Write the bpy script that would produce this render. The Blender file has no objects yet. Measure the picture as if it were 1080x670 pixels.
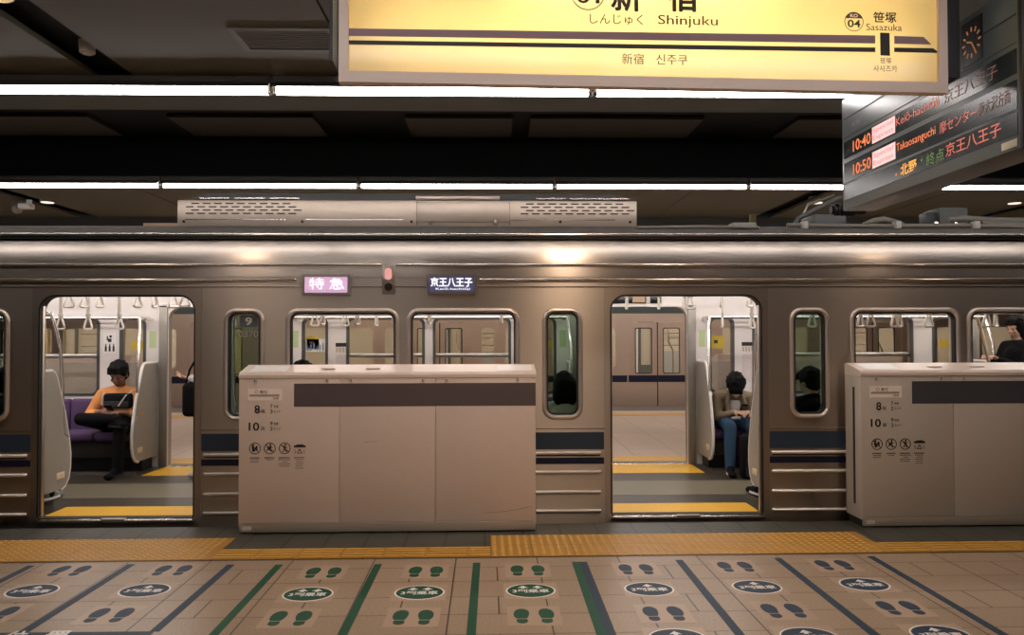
import bpy, bmesh, math, random
from mathutils import Vector, Matrix
random.seed(7)
S = bpy.context.scene
COL = S.collection
PI = math.pi
V = Vector

# ------------------------------------------------------------------ camera numbers
FPX, YAW, PITCH, ROLL, CZ = 836.4, .0218, .0219, -.0018, 1.566

def ray(px, py):
    a = (px - 540) / FPX; b = (335 - py) / FPX
    c, s = math.cos(ROLL), math.sin(ROLL); u = a*c - b*s; v = a*s + b*c
    c, s = math.cos(PITCH), math.sin(PITCH); yd = c - v*s; z = s + v*c
    c, s = math.cos(YAW), math.sin(YAW)
    return V((u*c + yd*s, -u*s + yd*c, z))
def atY(px, py, Y):
    r = ray(px, py); t = Y / r.y
    return V((r.x*t, Y, CZ + r.z*t))
def atZ(px, py, Z):
    r = ray(px, py); t = (Z - CZ) / r.z
    return V((r.x*t, r.y*t, Z))
def atX(px, py, X):
    r = ray(px, py); t = X / r.x
    return V((X, r.y*t, CZ + r.z*t))
def atP(px, py, P, N):
    r = ray(px, py); O = V((0, 0, CZ)); t = (P - O).dot(N) / r.dot(N)
    return O + r*t

# ------------------------------------------------------------------ materials
MATS = {}
def M(name, col, rough=.5, metal=0, var=.06, scale=30, emit=None, estr=0, stretch=(1, 1, 1), bump=0, spec=.5, aniso=0, coat=0):
    if name in MATS: return MATS[name]
    m = bpy.data.materials.new(name); m.use_nodes = True
    nt = m.node_tree; N = nt.nodes; L = nt.links
    p = N['Principled BSDF']
    p.inputs['Roughness'].default_value = rough; p.inputs['Metallic'].default_value = metal
    p.inputs['Specular IOR Level'].default_value = spec
    p.inputs['Coat Weight'].default_value = coat
    tc = N.new('ShaderNodeTexCoord'); mp = N.new('ShaderNodeMapping'); mp.inputs['Scale'].default_value = stretch
    nz = N.new('ShaderNodeTexNoise'); nz.inputs['Scale'].default_value = scale; nz.inputs['Detail'].default_value = 3
    L.new(tc.outputs['Object'], mp.inputs[0]); L.new(mp.outputs[0], nz.inputs['Vector'])
    mx = N.new('ShaderNodeMix'); mx.data_type = 'RGBA'
    mx.inputs['A'].default_value = (*[c*(1-var) for c in col], 1); mx.inputs['B'].default_value = (*[min(1, c*(1+var)) for c in col], 1)
    L.new(nz.outputs['Fac'], mx.inputs['Factor']); L.new(mx.outputs['Result'], p.inputs['Base Color'])
    if bump:
        b = N.new('ShaderNodeBump'); b.inputs['Strength'].default_value = bump; b.inputs['Distance'].default_value = .004
        L.new(nz.outputs['Fac'], b.inputs['Height']); L.new(b.outputs[0], p.inputs['Normal'])
    if aniso:
        p.inputs['Anisotropic'].default_value = aniso
        t = N.new('ShaderNodeCombineXYZ'); t.inputs[2].default_value = 1   # brushed lengthwise: highlights spread vertically
        L.new(t.outputs[0], p.inputs['Tangent'])
    if emit:
        p.inputs['Emission Color'].default_value = (*emit, 1); p.inputs['Emission Strength'].default_value = estr
    MATS[name] = m
    return m

def glassmat(name, tint, gloss=.12, rough=.03):
    m = bpy.data.materials.new(name); m.use_nodes = True
    nt = m.node_tree; N = nt.nodes; L = nt.links
    N.remove(N['Principled BSDF']); out = N['Material Output']
    t = N.new('ShaderNodeBsdfTransparent'); g = N.new('ShaderNodeBsdfGlossy'); g.inputs['Roughness'].default_value = rough
    nz = N.new('ShaderNodeTexNoise'); nz.inputs['Scale'].default_value = 3
    cr = N.new('ShaderNodeMix'); cr.data_type = 'RGBA'
    cr.inputs['A'].default_value = (*[c*.97 for c in tint], 1); cr.inputs['B'].default_value = (*tint, 1)
    L.new(nz.outputs['Fac'], cr.inputs['Factor']); L.new(cr.outputs['Result'], t.inputs['Color'])
    lw = N.new('ShaderNodeLayerWeight'); lw.inputs['Blend'].default_value = gloss
    mx = N.new('ShaderNodeMixShader'); L.new(lw.outputs['Fresnel'], mx.inputs[0]); L.new(t.outputs[0], mx.inputs[1]); L.new(g.outputs[0], mx.inputs[2])
    L.new(mx.outputs[0], out.inputs[0])
    return m

def panelmat(name, col):          # translucent sign face lit by the tubes inside the box
    m = bpy.data.materials.new(name); m.use_nodes = True
    nt = m.node_tree; N = nt.nodes; L = nt.links
    N.remove(N['Principled BSDF']); out = N['Material Output']
    t = N.new('ShaderNodeBsdfTranslucent'); d = N.new('ShaderNodeBsdfDiffuse'); g = N.new('ShaderNodeBsdfGlossy'); g.inputs['Roughness'].default_value = .15
    nz = N.new('ShaderNodeTexNoise'); nz.inputs['Scale'].default_value = 2
    cr = N.new('ShaderNodeMix'); cr.data_type = 'RGBA'
    cr.inputs['A'].default_value = (*[c*.96 for c in col], 1); cr.inputs['B'].default_value = (*col, 1)
    L.new(nz.outputs['Fac'], cr.inputs['Factor'])
    L.new(cr.outputs['Result'], t.inputs['Color']); L.new(cr.outputs['Result'], d.inputs['Color'])
    a = N.new('ShaderNodeMixShader'); a.inputs[0].default_value = .3; L.new(t.outputs[0], a.inputs[1]); L.new(d.outputs[0], a.inputs[2])
    b = N.new('ShaderNodeMixShader'); b.inputs[0].default_value = .03; L.new(a.outputs[0], b.inputs[1]); L.new(g.outputs[0], b.inputs[2])
    L.new(b.outputs[0], out.inputs[0])
    return m

def tilemat(name, base, grout, sx, sy, rough=.35, gw=.006, ox=0, oy=0, stagger=False, speck=.12):
    m = bpy.data.materials.new(name); m.use_nodes = True
    nt = m.node_tree; N = nt.nodes; L = nt.links; p = N['Principled BSDF']
    tc = N.new('ShaderNodeTexCoord'); sep = N.new('ShaderNodeSeparateXYZ'); L.new(tc.outputs['Object'], sep.inputs[0])
    def math_(op, a, b=None, c=None):
        n = N.new('ShaderNodeMath'); n.operation = op
        for i, x in enumerate((a, b, c)):
            if x is None: continue
            if isinstance(x, (int, float)): n.inputs[i].default_value = x
            else: L.new(x, n.inputs[i])
        return n.outputs[0]
    X = math_('ADD', sep.outputs[0], ox + 100*sx); Y = math_('ADD', sep.outputs[1], oy + 100*sy)
    row = math_('FLOOR', math_('DIVIDE', Y, sy)); 
    fy = math_('MODULO', Y, sy); ly = math_('LESS_THAN', fy, gw)
    fx = math_('MODULO', X, sx); lx = math_('LESS_THAN', fx, gw)
    colx = math_('FLOOR', math_('DIVIDE', X, sx))
    if stagger:                   # a second joint in the middle of every other course
        fx2 = math_('MODULO', math_('ADD', X, sx*.5), sx); l2 = math_('LESS_THAN', fx2, gw)
        par = math_('MODULO', row, 2.0); l2 = math_('MULTIPLY', l2, par); lx = math_('MAXIMUM', lx, l2)
    line = math_('MAXIMUM', lx, math_('MULTIPLY', ly, .75))
    cmb = N.new('ShaderNodeCombineXYZ'); L.new(row, cmb.inputs[0]); L.new(colx, cmb.inputs[1])
    wn = N.new('ShaderNodeTexWhiteNoise'); wn.noise_dimensions = '3D'; L.new(cmb.outputs[0], wn.inputs[0])
    nz = N.new('ShaderNodeTexNoise'); nz.inputs['Scale'].default_value = 75; nz.inputs['Detail'].default_value = 4; L.new(tc.outputs['Object'], nz.inputs['Vector'])
    nb = N.new('ShaderNodeTexNoise'); nb.inputs['Scale'].default_value = 1.3; L.new(tc.outputs['Object'], nb.inputs['Vector'])
    v = math_('ADD', math_('ADD', math_('MULTIPLY', wn.outputs[0], .10), math_('MULTIPLY', nz.outputs['Fac'], speck*2)), math_('MULTIPLY', nb.outputs['Fac'], .2))
    v = math_('ADD', v, 1 - .05 - speck - .1)
    hs = N.new('ShaderNodeHueSaturation'); hs.inputs['Color'].default_value = (*base, 1); L.new(v, hs.inputs['Value'])
    mx = N.new('ShaderNodeMix'); mx.data_type = 'RGBA'; L.new(line, mx.inputs['Factor']); L.new(hs.outputs[0], mx.inputs['A']); mx.inputs['B'].default_value = (*grout, 1)
    L.new(mx.outputs['Result'], p.inputs['Base Color'])
    L.new(math_('ADD', math_('MULTIPLY', nb.outputs['Fac'], .2), rough - .1), p.inputs['Roughness'])
    return m

steel   = M('brushed_steel', (.475, .412, .352), .38, 1, .05, 8, stretch=(.6, 40, 40), aniso=.8)
steel_d = M('dull_steel', (.40, .335, .28), .40, 1, .06, 8, stretch=(.6, 40, 40), aniso=.7)
steel_b = M('bright_steel', (.75, .70, .66), .22, 1, .03, 20)
chrome  = M('chrome_tube', (.8, .78, .75), .14, 1, .02, 20)
roofmat = M('roof_canvas', (.16, .145, .13), .75, 0, .5, 14, bump=.3)
rubber  = M('black_rubber', (.012, .012, .012), .6)
bandblue = M('grey_blue_band', (.026, .042, .066), .35, 0)
bandnavy = M('navy_band', (.008, .012, .04), .35, .2)
white_in = M('white_lining', (.72, .68, .66), .3, 0, .02, 5)
cream_in = M('pale_partition', (.27, .25, .215), .32, 0, .04, 9)
dark_in = M('dark_kick_panel', (.022, .02, .019), .6, spec=.3)
purple  = M('purple_moquette', (.085, .045, .12), .9, 0, .25, 120)
fl_mid  = M('train_floor_light', (.17, .152, .105), .3, 0, .12, 60)
fl_dark = M('train_floor_dark', (.05, .043, .032), .35, 0, .12, 60)
yellow  = M('yellow_step', (.80, .45, .03), .4, 0, .06, 20)
amber   = M('amber_tactile', (.62, .35, .07), .5, 0, .18, 14)
gatecol = M('gate_paint', (.67, .545, .475), .38, 0, .035, 25)
gatecol2 = M('gate_paint_grey', (.50, .445, .39), .38, 0, .035, 25)
gatetop = M('gate_top', (.72, .59, .52), .32, 0, .03, 25)
gateband = M('gate_band_purple', (.105, .08, .085), .4, 0, .05, 20)
gateband2 = M('gate_band_slate', (.062, .064, .075), .4, 0, .05, 20)
plinth  = M('gate_plinth', (.52, .47, .41), .33, .6, .1, 6, stretch=(1, 20, 20))
black   = M('black_paint', (.008, .009, .009), .5)
blackg  = M('black_gloss', (.006, .007, .008), .25)
ink     = M('print_black', (.012, .011, .012), .5)
inkb    = M('print_brown', (.05, .028, .02), .5)
whitepr = M('print_white', (.78, .76, .73), .5)
pinkpl  = M('station_plate', (.95, .82, .74), .4)
greyline = M('plate_line', (.22, .19, .2), .5)
green   = M('floor_green', (.012, .082, .045), .55, 0, .12, 60, spec=.25)
navy    = M('floor_navy', (.024, .046, .078), .55, 0, .15, 60, spec=.25)
stkclear = M('sticker_film', (.43, .31, .225), .42, 0, .06, 60)
ceilm   = M('ceiling_panel', (.112, .107, .078), .6, 0, .05, 3)
ceildk  = M('recess_black', (.003, .0045, .0045), .6, spec=.2)
recessp = M('recess_panel', (.05, .04, .03), .6, 0, .1, 6)
wallm   = M('platform_wall', (.30, .25, .20), .5, 0, .1, 4)
walldk  = M('tunnel_wall', (.06, .055, .05), .7, 0, .2, 4)
skin1   = M('skin_dark', (.20, .095, .055), .5, 0, .06, 40)
skin2   = M('skin_light', (.50, .30, .21), .5, 0, .05, 40)
hairm   = M('hair_black', (.0035, .0035, .004), .75, 0, .3, 80, stretch=(8, 8, 1), spec=.15)
orange  = M('orange_cloth', (.68, .29, .10), .9, 0, .08, 60, spec=.2)
blackcl = M('black_cloth', (.006, .006, .007), .9, 0, .2, 60, spec=.12)
beige   = M('beige_jacket', (.20, .155, .10), .9, 0, .1, 50, spec=.2)
denim   = M('blue_denim', (.025, .058, .105), .9, 0, .2, 70, spec=.2)
whitecl = M('white_cloth', (.62, .6, .58), .85)
greycl  = M('grey_cloth', (.03, .03, .034), .9, spec=.2)
eyem    = M('eye_dark', (.02, .015, .012), .2)
leddk   = M('display_dark', (.012, .018, .02), .22)
boardm  = M('board_grey', (.10, .12, .125), .32, 0, .03, 4)
led_or  = M('led_orange', (.1, .03, .01), .5, emit=(1, .22, .06), estr=1.0)
led_rd  = M('led_red', (.1, .03, .02), .5, emit=(1, .2, .12), estr=.6)
led_gr  = M('led_green', (.02, .05, .01), .5, emit=(.16, .3, .04), estr=.5)
led_pk  = M('led_pinkwhite', (.5, .4, .4), .5, emit=(1, .62, .62), estr=.75)
led_wh  = M('led_white', (.5, .5, .5), .5, emit=(.95, .95, 1), estr=1.2)
led_lav = M('led_lavender', (.3, .2, .3), .5, emit=(.86, .50, .76), estr=.72)
led_nav = M('led_navy', (.03, .03, .06), .4, emit=(.05, .05, .12), estr=1)
tube    = M('fluorescent', (.9, .9, .9), .5, emit=(1, .93, .90), estr=20)
tube_in = M('cabin_tube', (.9, .9, .9), .5, emit=(1, .92, .87), estr=15)
tube_sign = M('sign_tube', (.9, .9, .9), .5, emit=(1, .95, .86), estr=15)
warm    = M('warm_lamp', (.9, .9, .9), .5, emit=(1, .62, .36), estr=900)
rednl   = M('lamp_pink', (.5, .2, .2), .3, emit=(1, .45, .42), estr=.6)
brass   = M('sticker_yellow', (.50, .36, .03), .5)
adgreen = M('poster_green', (.45, .55, .3), .5)
adpink  = M('poster_pale', (.62, .56, .55), .5, 0, .25, 60)
casing  = M('sign_casing', (.02, .022, .024), .5)
frame_s = M('sign_frame', (.80, .65, .57), .4, 0, .03, 8)
signface = panelmat('sign_face', (.96, .83, .52))
signstripe = panelmat('sign_stripe', (.30, .21, .22))
glass   = glassmat('window_glass', (.95, .94, .92), .08)
glass_t = glassmat('tinted_glass', (.55, .63, .57), .14)
strapm  = M('strap_ivory', (.62, .56, .5), .5, 0, .05, 30)
woodled = M('screen_amber', (.2, .12, .07), .4, emit=(.5, .3, .18), estr=.5)

# ------------------------------------------------------------------ mesh builder
class MB:
    def __init__(s): s.bm = bmesh.new()
    def box(s, x0, x1, y0, y1, z0, z1, bev=0, seg=2):
        r = bmesh.ops.create_cube(s.bm, size=1)
        vs = r['verts']
        for v in vs:
            v.co = V(((x0+x1)/2 + v.co.x*(x1-x0), (y0+y1)/2 + v.co.y*(y1-y0), (z0+z1)/2 + v.co.z*(z1-z0)))
        if bev:
            es = list({e for v in vs for e in v.link_edges})
            bmesh.ops.bevel(s.bm, geom=es, offset=bev, segments=seg, affect='EDGES', profile=.5)
        return s
    def cone(s, p0, p1, r0, r1=None, n=12, caps=True):
        p0, p1 = V(p0), V(p1); r1 = r0 if r1 is None else r1
        d = p1 - p0; L = d.length
        if L < 1e-6: return s
        q = d.to_track_quat('Z', 'Y').to_matrix().to_4x4()
        bmesh.ops.create_cone(s.bm, cap_ends=caps, segments=n, radius1=max(r0, 1e-5), radius2=max(r1, 1e-5), depth=L, matrix=Matrix.Translation((p0+p1)/2) @ q)
        return s
    def ball(s, c, r, n=12, mat=None):
        if isinstance(r, (int, float)): r = (r, r, r)
        m = Matrix.Translation(V(c)) @ (mat.to_4x4() if mat else Matrix.Identity(4)) @ Matrix.Diagonal((*r, 1))
        bmesh.ops.create_uvsphere(s.bm, u_segments=n, v_segments=max(6, n*2//3), radius=1, matrix=m)
        return s
    def limb(s, p0, p1, r0, r1):
        s.cone(p0, p1, r0, r1, 12); s.ball(p0, r0, 12); s.ball(p1, r1, 12); return s
    def tubepath(s, pts, r, n=8, closed=False):
        pts = [V(p) for p in pts]; rings = []; N = len(pts); prev = None
        for i, p in enumerate(pts):
            a = pts[(i-1) % N] if (closed or i > 0) else p
            b = pts[(i+1) % N] if (closed or i < N-1) else p
            t = (b - a).normalized()
            if prev is None:
                up = V((0, 0, 1)) if abs(t.z) < .9 else V((0, 1, 0)); u = t.cross(up).normalized()
            else:
                u = (prev - t*prev.dot(t)).normalized()
            prev = u; w = t.cross(u)
            rr = r[i] if isinstance(r, (list, tuple)) else r
            rings.append([s.bm.verts.new(p + (u*math.cos(2*PI*k/n) + w*math.sin(2*PI*k/n))*rr) for k in range(n)])
        for i in range(N if closed else N-1):
            A, B = rings[i], rings[(i+1) % N]
            for k in range(n): s.bm.faces.new((A[k], A[(k+1) % n], B[(k+1) % n], B[k]))
        if not closed:
            s.bm.faces.new(rings[0][::-1]); s.bm.faces.new(rings[-1])
        return s
    def prism(s, pts, org, U, W, depth):
        """2-D outline pts in the frame org + a*U + b*W, extruded by the vector depth"""
        org, U, W, depth = V(org), V(U), V(W), V(depth)
        a = [s.bm.verts.new(org + U*p[0] + W*p[1]) for p in pts]
        b = [s.bm.verts.new(v.co + depth) for v in a]
        n = len(pts)
        f1 = s.bm.faces.new(a); f2 = s.bm.faces.new(b[::-1])
        for i in range(n): s.bm.faces.new((a[i], b[i], b[(i+1) % n], a[(i+1) % n]))
        return s
    def sheet(s, outer, holes, org, U, W, depth):
        """flat panel with holes, extruded"""
        org, U, W, depth = V(org), V(U), V(W), V(depth)
        es = []; loops = [outer] + holes
        tmp = bmesh.new()
        for lp in loops:
            vs = [tmp.verts.new((p[0], p[1], 0)) for p in lp]
            for i in range(len(vs)): es.append(tmp.edges.new((vs[i], vs[(i+1) % len(vs)])))
        bmesh.ops.triangle_fill(tmp, use_beauty=True, use_dissolve=False, edges=es, normal=(0, 0, 1))
        tmp.verts.ensure_lookup_table(); tmp.verts.index_update()
        A = [s.bm.verts.new(org + U*v.co.x + W*v.co.y) for v in tmp.verts]
        B = [s.bm.verts.new(v.co + depth) for v in A]
        for f in tmp.faces:
            idx = [v.index for v in f.verts]
            s.bm.faces.new([A[i] for i in idx]); s.bm.faces.new([B[i] for i in idx[::-1]])
        for e in tmp.edges:
            if len(e.link_faces) == 1:
                i, j = e.verts[0].index, e.verts[1].index
                s.bm.faces.new((A[i], A[j], B[j], B[i]))
        tmp.free()
        return s
    def grid(s, rows):
        R = [[s.bm.verts.new(V(p)) for p in r] for r in rows]
        for i in range(len(R)-1):
            for k in range(len(R[0])-1): s.bm.faces.new((R[i][k], R[i][k+1], R[i+1][k+1], R[i+1][k]))
        return s
    def mesh(s, name, mat, smooth=False, angle=None):
        bmesh.ops.recalc_face_normals(s.bm, faces=s.bm.faces[:])
        me = bpy.data.meshes.new(name); s.bm.to_mesh(me); s.bm.free()
        me.materials.append(mat)
        if smooth:
            me.polygons.foreach_set('use_smooth', [True]*len(me.polygons))
            try: me.set_sharp_from_angle(angle=angle or math.radians(40))
            except Exception: pass
        return me
    def build(s, name, mat, parent=None, smooth=True, label=None):
        return link(name, s.mesh(name, mat, smooth), parent, label)

def link(name, me, parent=None, label=None):
    o = bpy.data.objects.new(name, me); COL.objects.link(o)
    if parent is not None:
        o.parent = parent; o.matrix_parent_inverse = world(parent).inverted()
    if label: o['label'] = label
    return o
def world(o):
    m = Matrix.LocRotScale(o.location, o.rotation_euler, o.scale)
    if o.parent is not None: m = world(o.parent) @ o.matrix_parent_inverse @ m
    return m
def thing(name, label, cat, loc=(0, 0, 0), rz=0, group=None):
    o = bpy.data.objects.new(name, None); COL.objects.link(o); o.empty_display_size = .2
    o.location = loc; o.rotation_euler = (0, 0, rz); return tag(o, label, cat, group)
def tag(o, label, cat, group=None):
    o['label'] = label; o['category'] = cat
    if group: o['group'] = group
    return o
def struct(name, mb, m, smooth=False):
    o = mb.build(name, m, None, smooth); o['kind'] = 'structure'; return o
def copy_tree(o, loc, label, rz=None, sc=None):
    c = o.copy(); COL.objects.link(c); c.location = loc; c['label'] = label
    if rz is not None: c.rotation_euler = (0, 0, rz)
    if sc: c.scale = sc
    for ch in [x for x in COL.objects if x.parent == o]:
        d = ch.copy(); COL.objects.link(d); d.parent = c; d.matrix_parent_inverse = ch.matrix_parent_inverse.copy()
        for g in [x for x in COL.objects if x.parent == ch]:
            e = g.copy(); COL.objects.link(e); e.parent = d; e.matrix_parent_inverse = g.matrix_parent_inverse.copy()
    return c

def rrect(x0, x1, z0, z1, r, n=6, rb=None):
    rb = r if rb is None else rb; P = []
    for cx, cz, a0, rr in ((x1-r, z1-r, 0, r), (x0+r, z1-r, 90, r), (x0+rb, z0+rb, 180, rb), (x1-rb, z0+rb, 270, rb)):
        for k in range(n+1):
            a = math.radians(a0 + 90*k/n); P.append((cx + rr*math.cos(a), cz + rr*math.sin(a)))
    return P
def ellipse(cx, cy, rx, ry, n=40): return [(cx + rx*math.cos(2*PI*k/n), cy + ry*math.sin(2*PI*k/n)) for k in range(n)]

TX = {}
def textmesh(body, bold):
    k = (body, bold)
    if k in TX: return TX[k]
    cu = bpy.data.curves.new('t', 'FONT'); cu.body = body; cu.size = 1; cu.resolution_u = 3; cu.offset = bold
    o = bpy.data.objects.new('t', cu); COL.objects.link(o)
    dg = bpy.context.evaluated_depsgraph_get(); e = o.evaluated_get(dg); me = e.to_mesh()
    vs = [v.co.copy() for v in me.vertices]; fs = [list(p.vertices) for p in me.polygons]; e.to_mesh_clear()
    bpy.data.objects.remove(o); bpy.data.curves.remove(cu)
    xs = [v.x for v in vs]; ys = [v.y for v in vs]
    TX[k] = (vs, fs, min(xs), max(xs), min(ys), max(ys)); return TX[k]
def addtext(mb, body, P, U, W, w, h, off=.0012, bold=0.0, shear=0):
    """letters fitted to the box with lower-left P, width w along U and height h along W"""
    vs, fs, x0, x1, y0, y1 = textmesh(body, bold); U, W, P = V(U), V(W), V(P); N = U.cross(W).normalized()
    bv = [mb.bm.verts.new(P + U*((v.x-x0)/(x1-x0)*w) + W*((v.y-y0)/(y1-y0)*h) + N*off) for v in vs]
    for f in fs:
        try: mb.bm.faces.new([bv[i] for i in f])
        except ValueError: pass
    return mb
def flatbuild(mb, name, mat, parent=None, label=None):      # lettering keeps its own winding
    me = bpy.data.meshes.new(name); mb.bm.to_mesh(me); mb.bm.free(); me.materials.append(mat)
    return link(name, me, parent, label)
def words(body, P, U, W, w, h, mat, parent, name='lettering', bold=0.0, off=.0012, heavy=0):
    mb = MB(); addtext(mb, body, P, U, W, w, h, off, bold)
    if heavy:                    # thicken the strokes of dense characters
        for k in range(8): addtext(mb, body, V(P) + V(U)*heavy*h*math.cos(k*PI/4) + V(W)*heavy*h*math.sin(k*PI/4), U, W, w, h, off + .00002*(k + 1), 0)
    return flatbuild(mb, name, mat, parent)

EX, EY, EZ = V((1, 0, 0)), V((0, 1, 0)), V((0, 0, 1))
T = 6.755                       # outer face of the train
FL = .03                        # train floor
SK = .011                       # the platform edge runs at a slight angle to the train
DOORS = [-8.001, -3.181, 1.639, 6.459]
XL, XR = -10.6, 10.6

# ------------------------------------------------------------------ setting: platforms, ceilings, walls
tiles = tilemat('granite_tiles', (.345, .25, .17), (.045, .03, .02), .565, .30, .36, .009, .215, .02, True, .42)
tiles_far = tilemat('far_tiles', (.74, .55, .42), (.58, .42, .32), .60, .60, .35, .02)
dktiles = tilemat('grooved_dark_tiles', (.075, .075, .062), (.016, .016, .013), .30, .046, .4, .018, .02, 0, False, .1)

def skew(o): o.rotation_euler = (0, 0, SK); return o
fl = MB().box(-16, 16, -6, 5.60, -.6, 0); o = struct('floor', fl, tiles); skew(o)
fl = MB().box(-16, 16, 5.60, 6.60, -.6, -.0005); o = struct('floor', fl, dktiles); skew(o)
struct('floor', MB().box(-16, 16, 6.4, 10.0, -1.3, -1.15), walldk)
struct('floor', MB().box(-16, 16, 9.62, 17.35, -.6, .0), tiles_far)
struct('trim_1', MB().box(-16, 16, 9.78, 10.2, 0, .006), M('far_tactile', (.80, .46, .12), .5, 0, .1, 20))
struct('trim_2', MB().box(-16, 16, 15.3, 15.7, 0, .006), MATS['far_tactile'])
struct('trim_3', MB().box(-16, 16, 9.62, 9.78, 0, .004), M('far_edge', (.2, .17, .14), .5))
struct('trim_4', MB().box(-16, 16, 16.3, 17.35, 0, .004), MATS['far_edge'])
struct('floor', MB().box(-16, 16, 17.3, 21, -1.3, -1.15), walldk)
# tactile paving: dotted squares at the doors, barred strips along the gates
tac = MB(); dots = MB(); bars = MB()
YA, YB = 5.625, 6.215
def dot_zone(x0, x1):
    tac.box(x0, x1, YA, YB, -.01, .004)
    n = int((x1-x0)/.3)
    for i in range(int((x1-x0)/.059)):
        for j in range(10):
            x = x0 + .03 + i*.059; y = YA + .03 + j*.059
            dots.cone((x, y, .003), (x, y, .009), .018, .012, 8)
def bar_zone(x0, x1):
    tac.box(x0, x1, YA, YA + .27, -.01, .004)
    for j in range(4):
        y = YA + .04 + j*.064
        k = x0
        while k < x1 - .02:
            bars.box(k + .012, min(k + .288, x1), y - .014, y + .014, .003, .0095); k += .3
dot_zone(-4.63, -1.93); bar_zone(-1.93, .03); dot_zone(.03, 2.92); bar_zone(2.92, 5.2); dot_zone(5.2, 7.9); bar_zone(-6.5, -4.63)
o = struct('trim_5', tac, tilemat('amber_paving', (.42, .21, .033), (.16, .08, .02), .30, .30, .45, .005, -.03+.3, -YA+6, False, .1)); skew(o)
o = struct('trim_6', dots, amber); skew(o)
o = struct('trim_7', bars, amber, False); skew(o)

# ceilings: panels with black slots between them, and the dark recess over the track
CE = 3.5
SLOTS = [-10.15, -6.49, -2.83, .83, 4.49, 8.15]
def ceil_field(y0, y1, x_edges, joints=1.83):
    for a, b in zip(x_edges[:-1], x_edges[1:]):
        struct('ceiling', MB().box(a + .15, b - .15, y0, y1, CE, CE + .04), ceilm)
ceil_field(-6, 6.08, [-16.2] + SLOTS + [16.2])
struct('ceiling', MB().box(-16, 16, 6.08, 6.82, CE, CE + .04), ceilm)
struct('ceiling', MB().box(-16, 16, -6, 6.1, CE + .09, CE + .12), ceildk)
SLF = [-10.3, -6.6, 4.42, 8.1]
ceil_field(10.1, 13.05, [-16.2] + SLF + [16.2])
struct('ceiling', MB().box(-16, 16, 9.64, 10.1, CE, CE + .04), ceilm)
struct('ceiling', MB().box(-16, 16, 10.1, 13.1, CE + .09, CE + .12), ceildk)
struct('ceiling', MB().box(-16, 16, 13.55, 21, CE, CE + .04), ceilm)
struct('trim_8', MB().box(-16, 16, 13.05, 13.55, 3.12, CE + .04), M('dark_beam', (.05, .05, .045), .6))
# recess
struct('ceiling', MB().box(-16, 16, 6.8, 9.66, 3.97, 4.0), ceildk)
struct('trim_9', MB().box(-16, 16, 6.80, 6.82, CE + .04, 3.98), ceildk)
struct('trim_10', MB().box(-16, 16, 9.63, 9.65, CE, 3.98), ceildk)
rp = MB()
for a, b in ((-6.4, -4.4), (-3.55, -1.98), (-.98, .2), (.4, 2.3), (3.35, 5.2), (6.0, 8.0)):
    rp.box(a, b, 8.62, 9.42, 3.93, 3.965)
struct('ceiling', rp, recessp)
# thin joints in the far ceiling
for x0, y0, x1, y1 in ((-4.69, 10.15, -4.75, 13.0), (2.66, 10.15, 2.66, 13.0), (-.9, 10.15, -.9, 13.0), (6.2, 10.15, 6.2, 13)):
    struct('trim_11', MB().box(x0-.006, x0+.006, y0, y1, CE - .004, CE + .002), black)
struct('wall_front', MB().box(-16, 16, -6.1, -6, -.6, 4.1), wallm)
struct('wall_back', MB().box(-16, 16, 21, 21.1, -1.3, 4.1), walldk)
struct('wall_left', MB().box(-16.1, -16, -6.1, 21.1, -1.3, 4.1), walldk)
struct('wall_right', MB().box(16, 16.1, -6.1, 21.1, -1.3, 4.1), walldk)
# lit panels under the far beam
p = MB().box(-5.72, -4.93, 13.0, 13.05, 3.13, 3.40, .005); o = p.build('sign_panel', M('beige_sign', (.72, .52, .38), .5, emit=(.8, .5, .33), estr=.12)); tag(o, 'wider of two beige lit panels left of the train roof unit', 'sign')
p = MB().box(-4.90, -4.4, 13.0, 13.05, 3.13, 3.40, .005); o = p.build('sign_panel', MATS['beige_sign']); tag(o, 'narrow beige lit panel touching the left end of the train roof unit', 'sign')
p = MB().box(1.72, 2.1, 13.0, 13.05, 3.17, 3.42, .005); o = p.build('sign_panel', MATS['beige_sign']); tag(o, 'small beige lit panel just right of the train roof unit', 'sign')

# ------------------------------------------------------------------ fluorescent strips
def light_proto(x0, y):
    t = thing('fluorescent_light', '', 'ceiling light', (x0 + 1.2, y, CE), 0, 'fluorescent strips')
    q = MB().box(x0 + .01, x0 + 2.39, y - .035, y + .035, CE - .065, CE, .004)
    q.prism([(y - .10, CE - .10), (y - .035, CE - .055), (y + .035, CE - .055), (y + .10, CE - .10), (y + .10, CE - .094), (y + .035, CE - .045), (y - .035, CE - .045), (y - .10, CE - .094)], (x0 + .01, 0, 0), EY, EZ, (2.38, 0, 0)); q.build('batten', M('batten_grey', (.16, .15, .13), .5), t)
    MB().cone((x0 + .035, y, CE - .10), (x0 + 2.365, y, CE - .10), .034, None, 14).build('tube', tube, t)
    for k, x in enumerate((x0 + .006, x0 + 2.366)):
        MB().box(x, x + .028, y - .03, y + .03, CE - .135, CE - .055, .006).build('end_cap', steel_b, t)
    return t
L0 = None
gx = [-11.26 + 2.4*k for k in range(9)]
rows = [(5.94, 'front row over the platform edge'), (9.72, 'back row beyond the train roof')]
ordw = ['first', 'second', 'third', 'fourth', 'fifth', 'sixth', 'seventh', 'eighth', 'ninth', 'tenth']
for y, nm in rows:
    n = 0
    for x in gx:
        if y > 9 and x < -9: continue
        if y < 9 and not (-7 < x < 6): continue
        lab = f'white fluorescent strip, {ordw[n]} from left in the {nm}'; n += 1
        if L0 is None: L0 = light_proto(x, y); L0['label'] = lab
        else: copy_tree(L0, (x + 1.2, y, CE), lab)
n = 0
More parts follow.
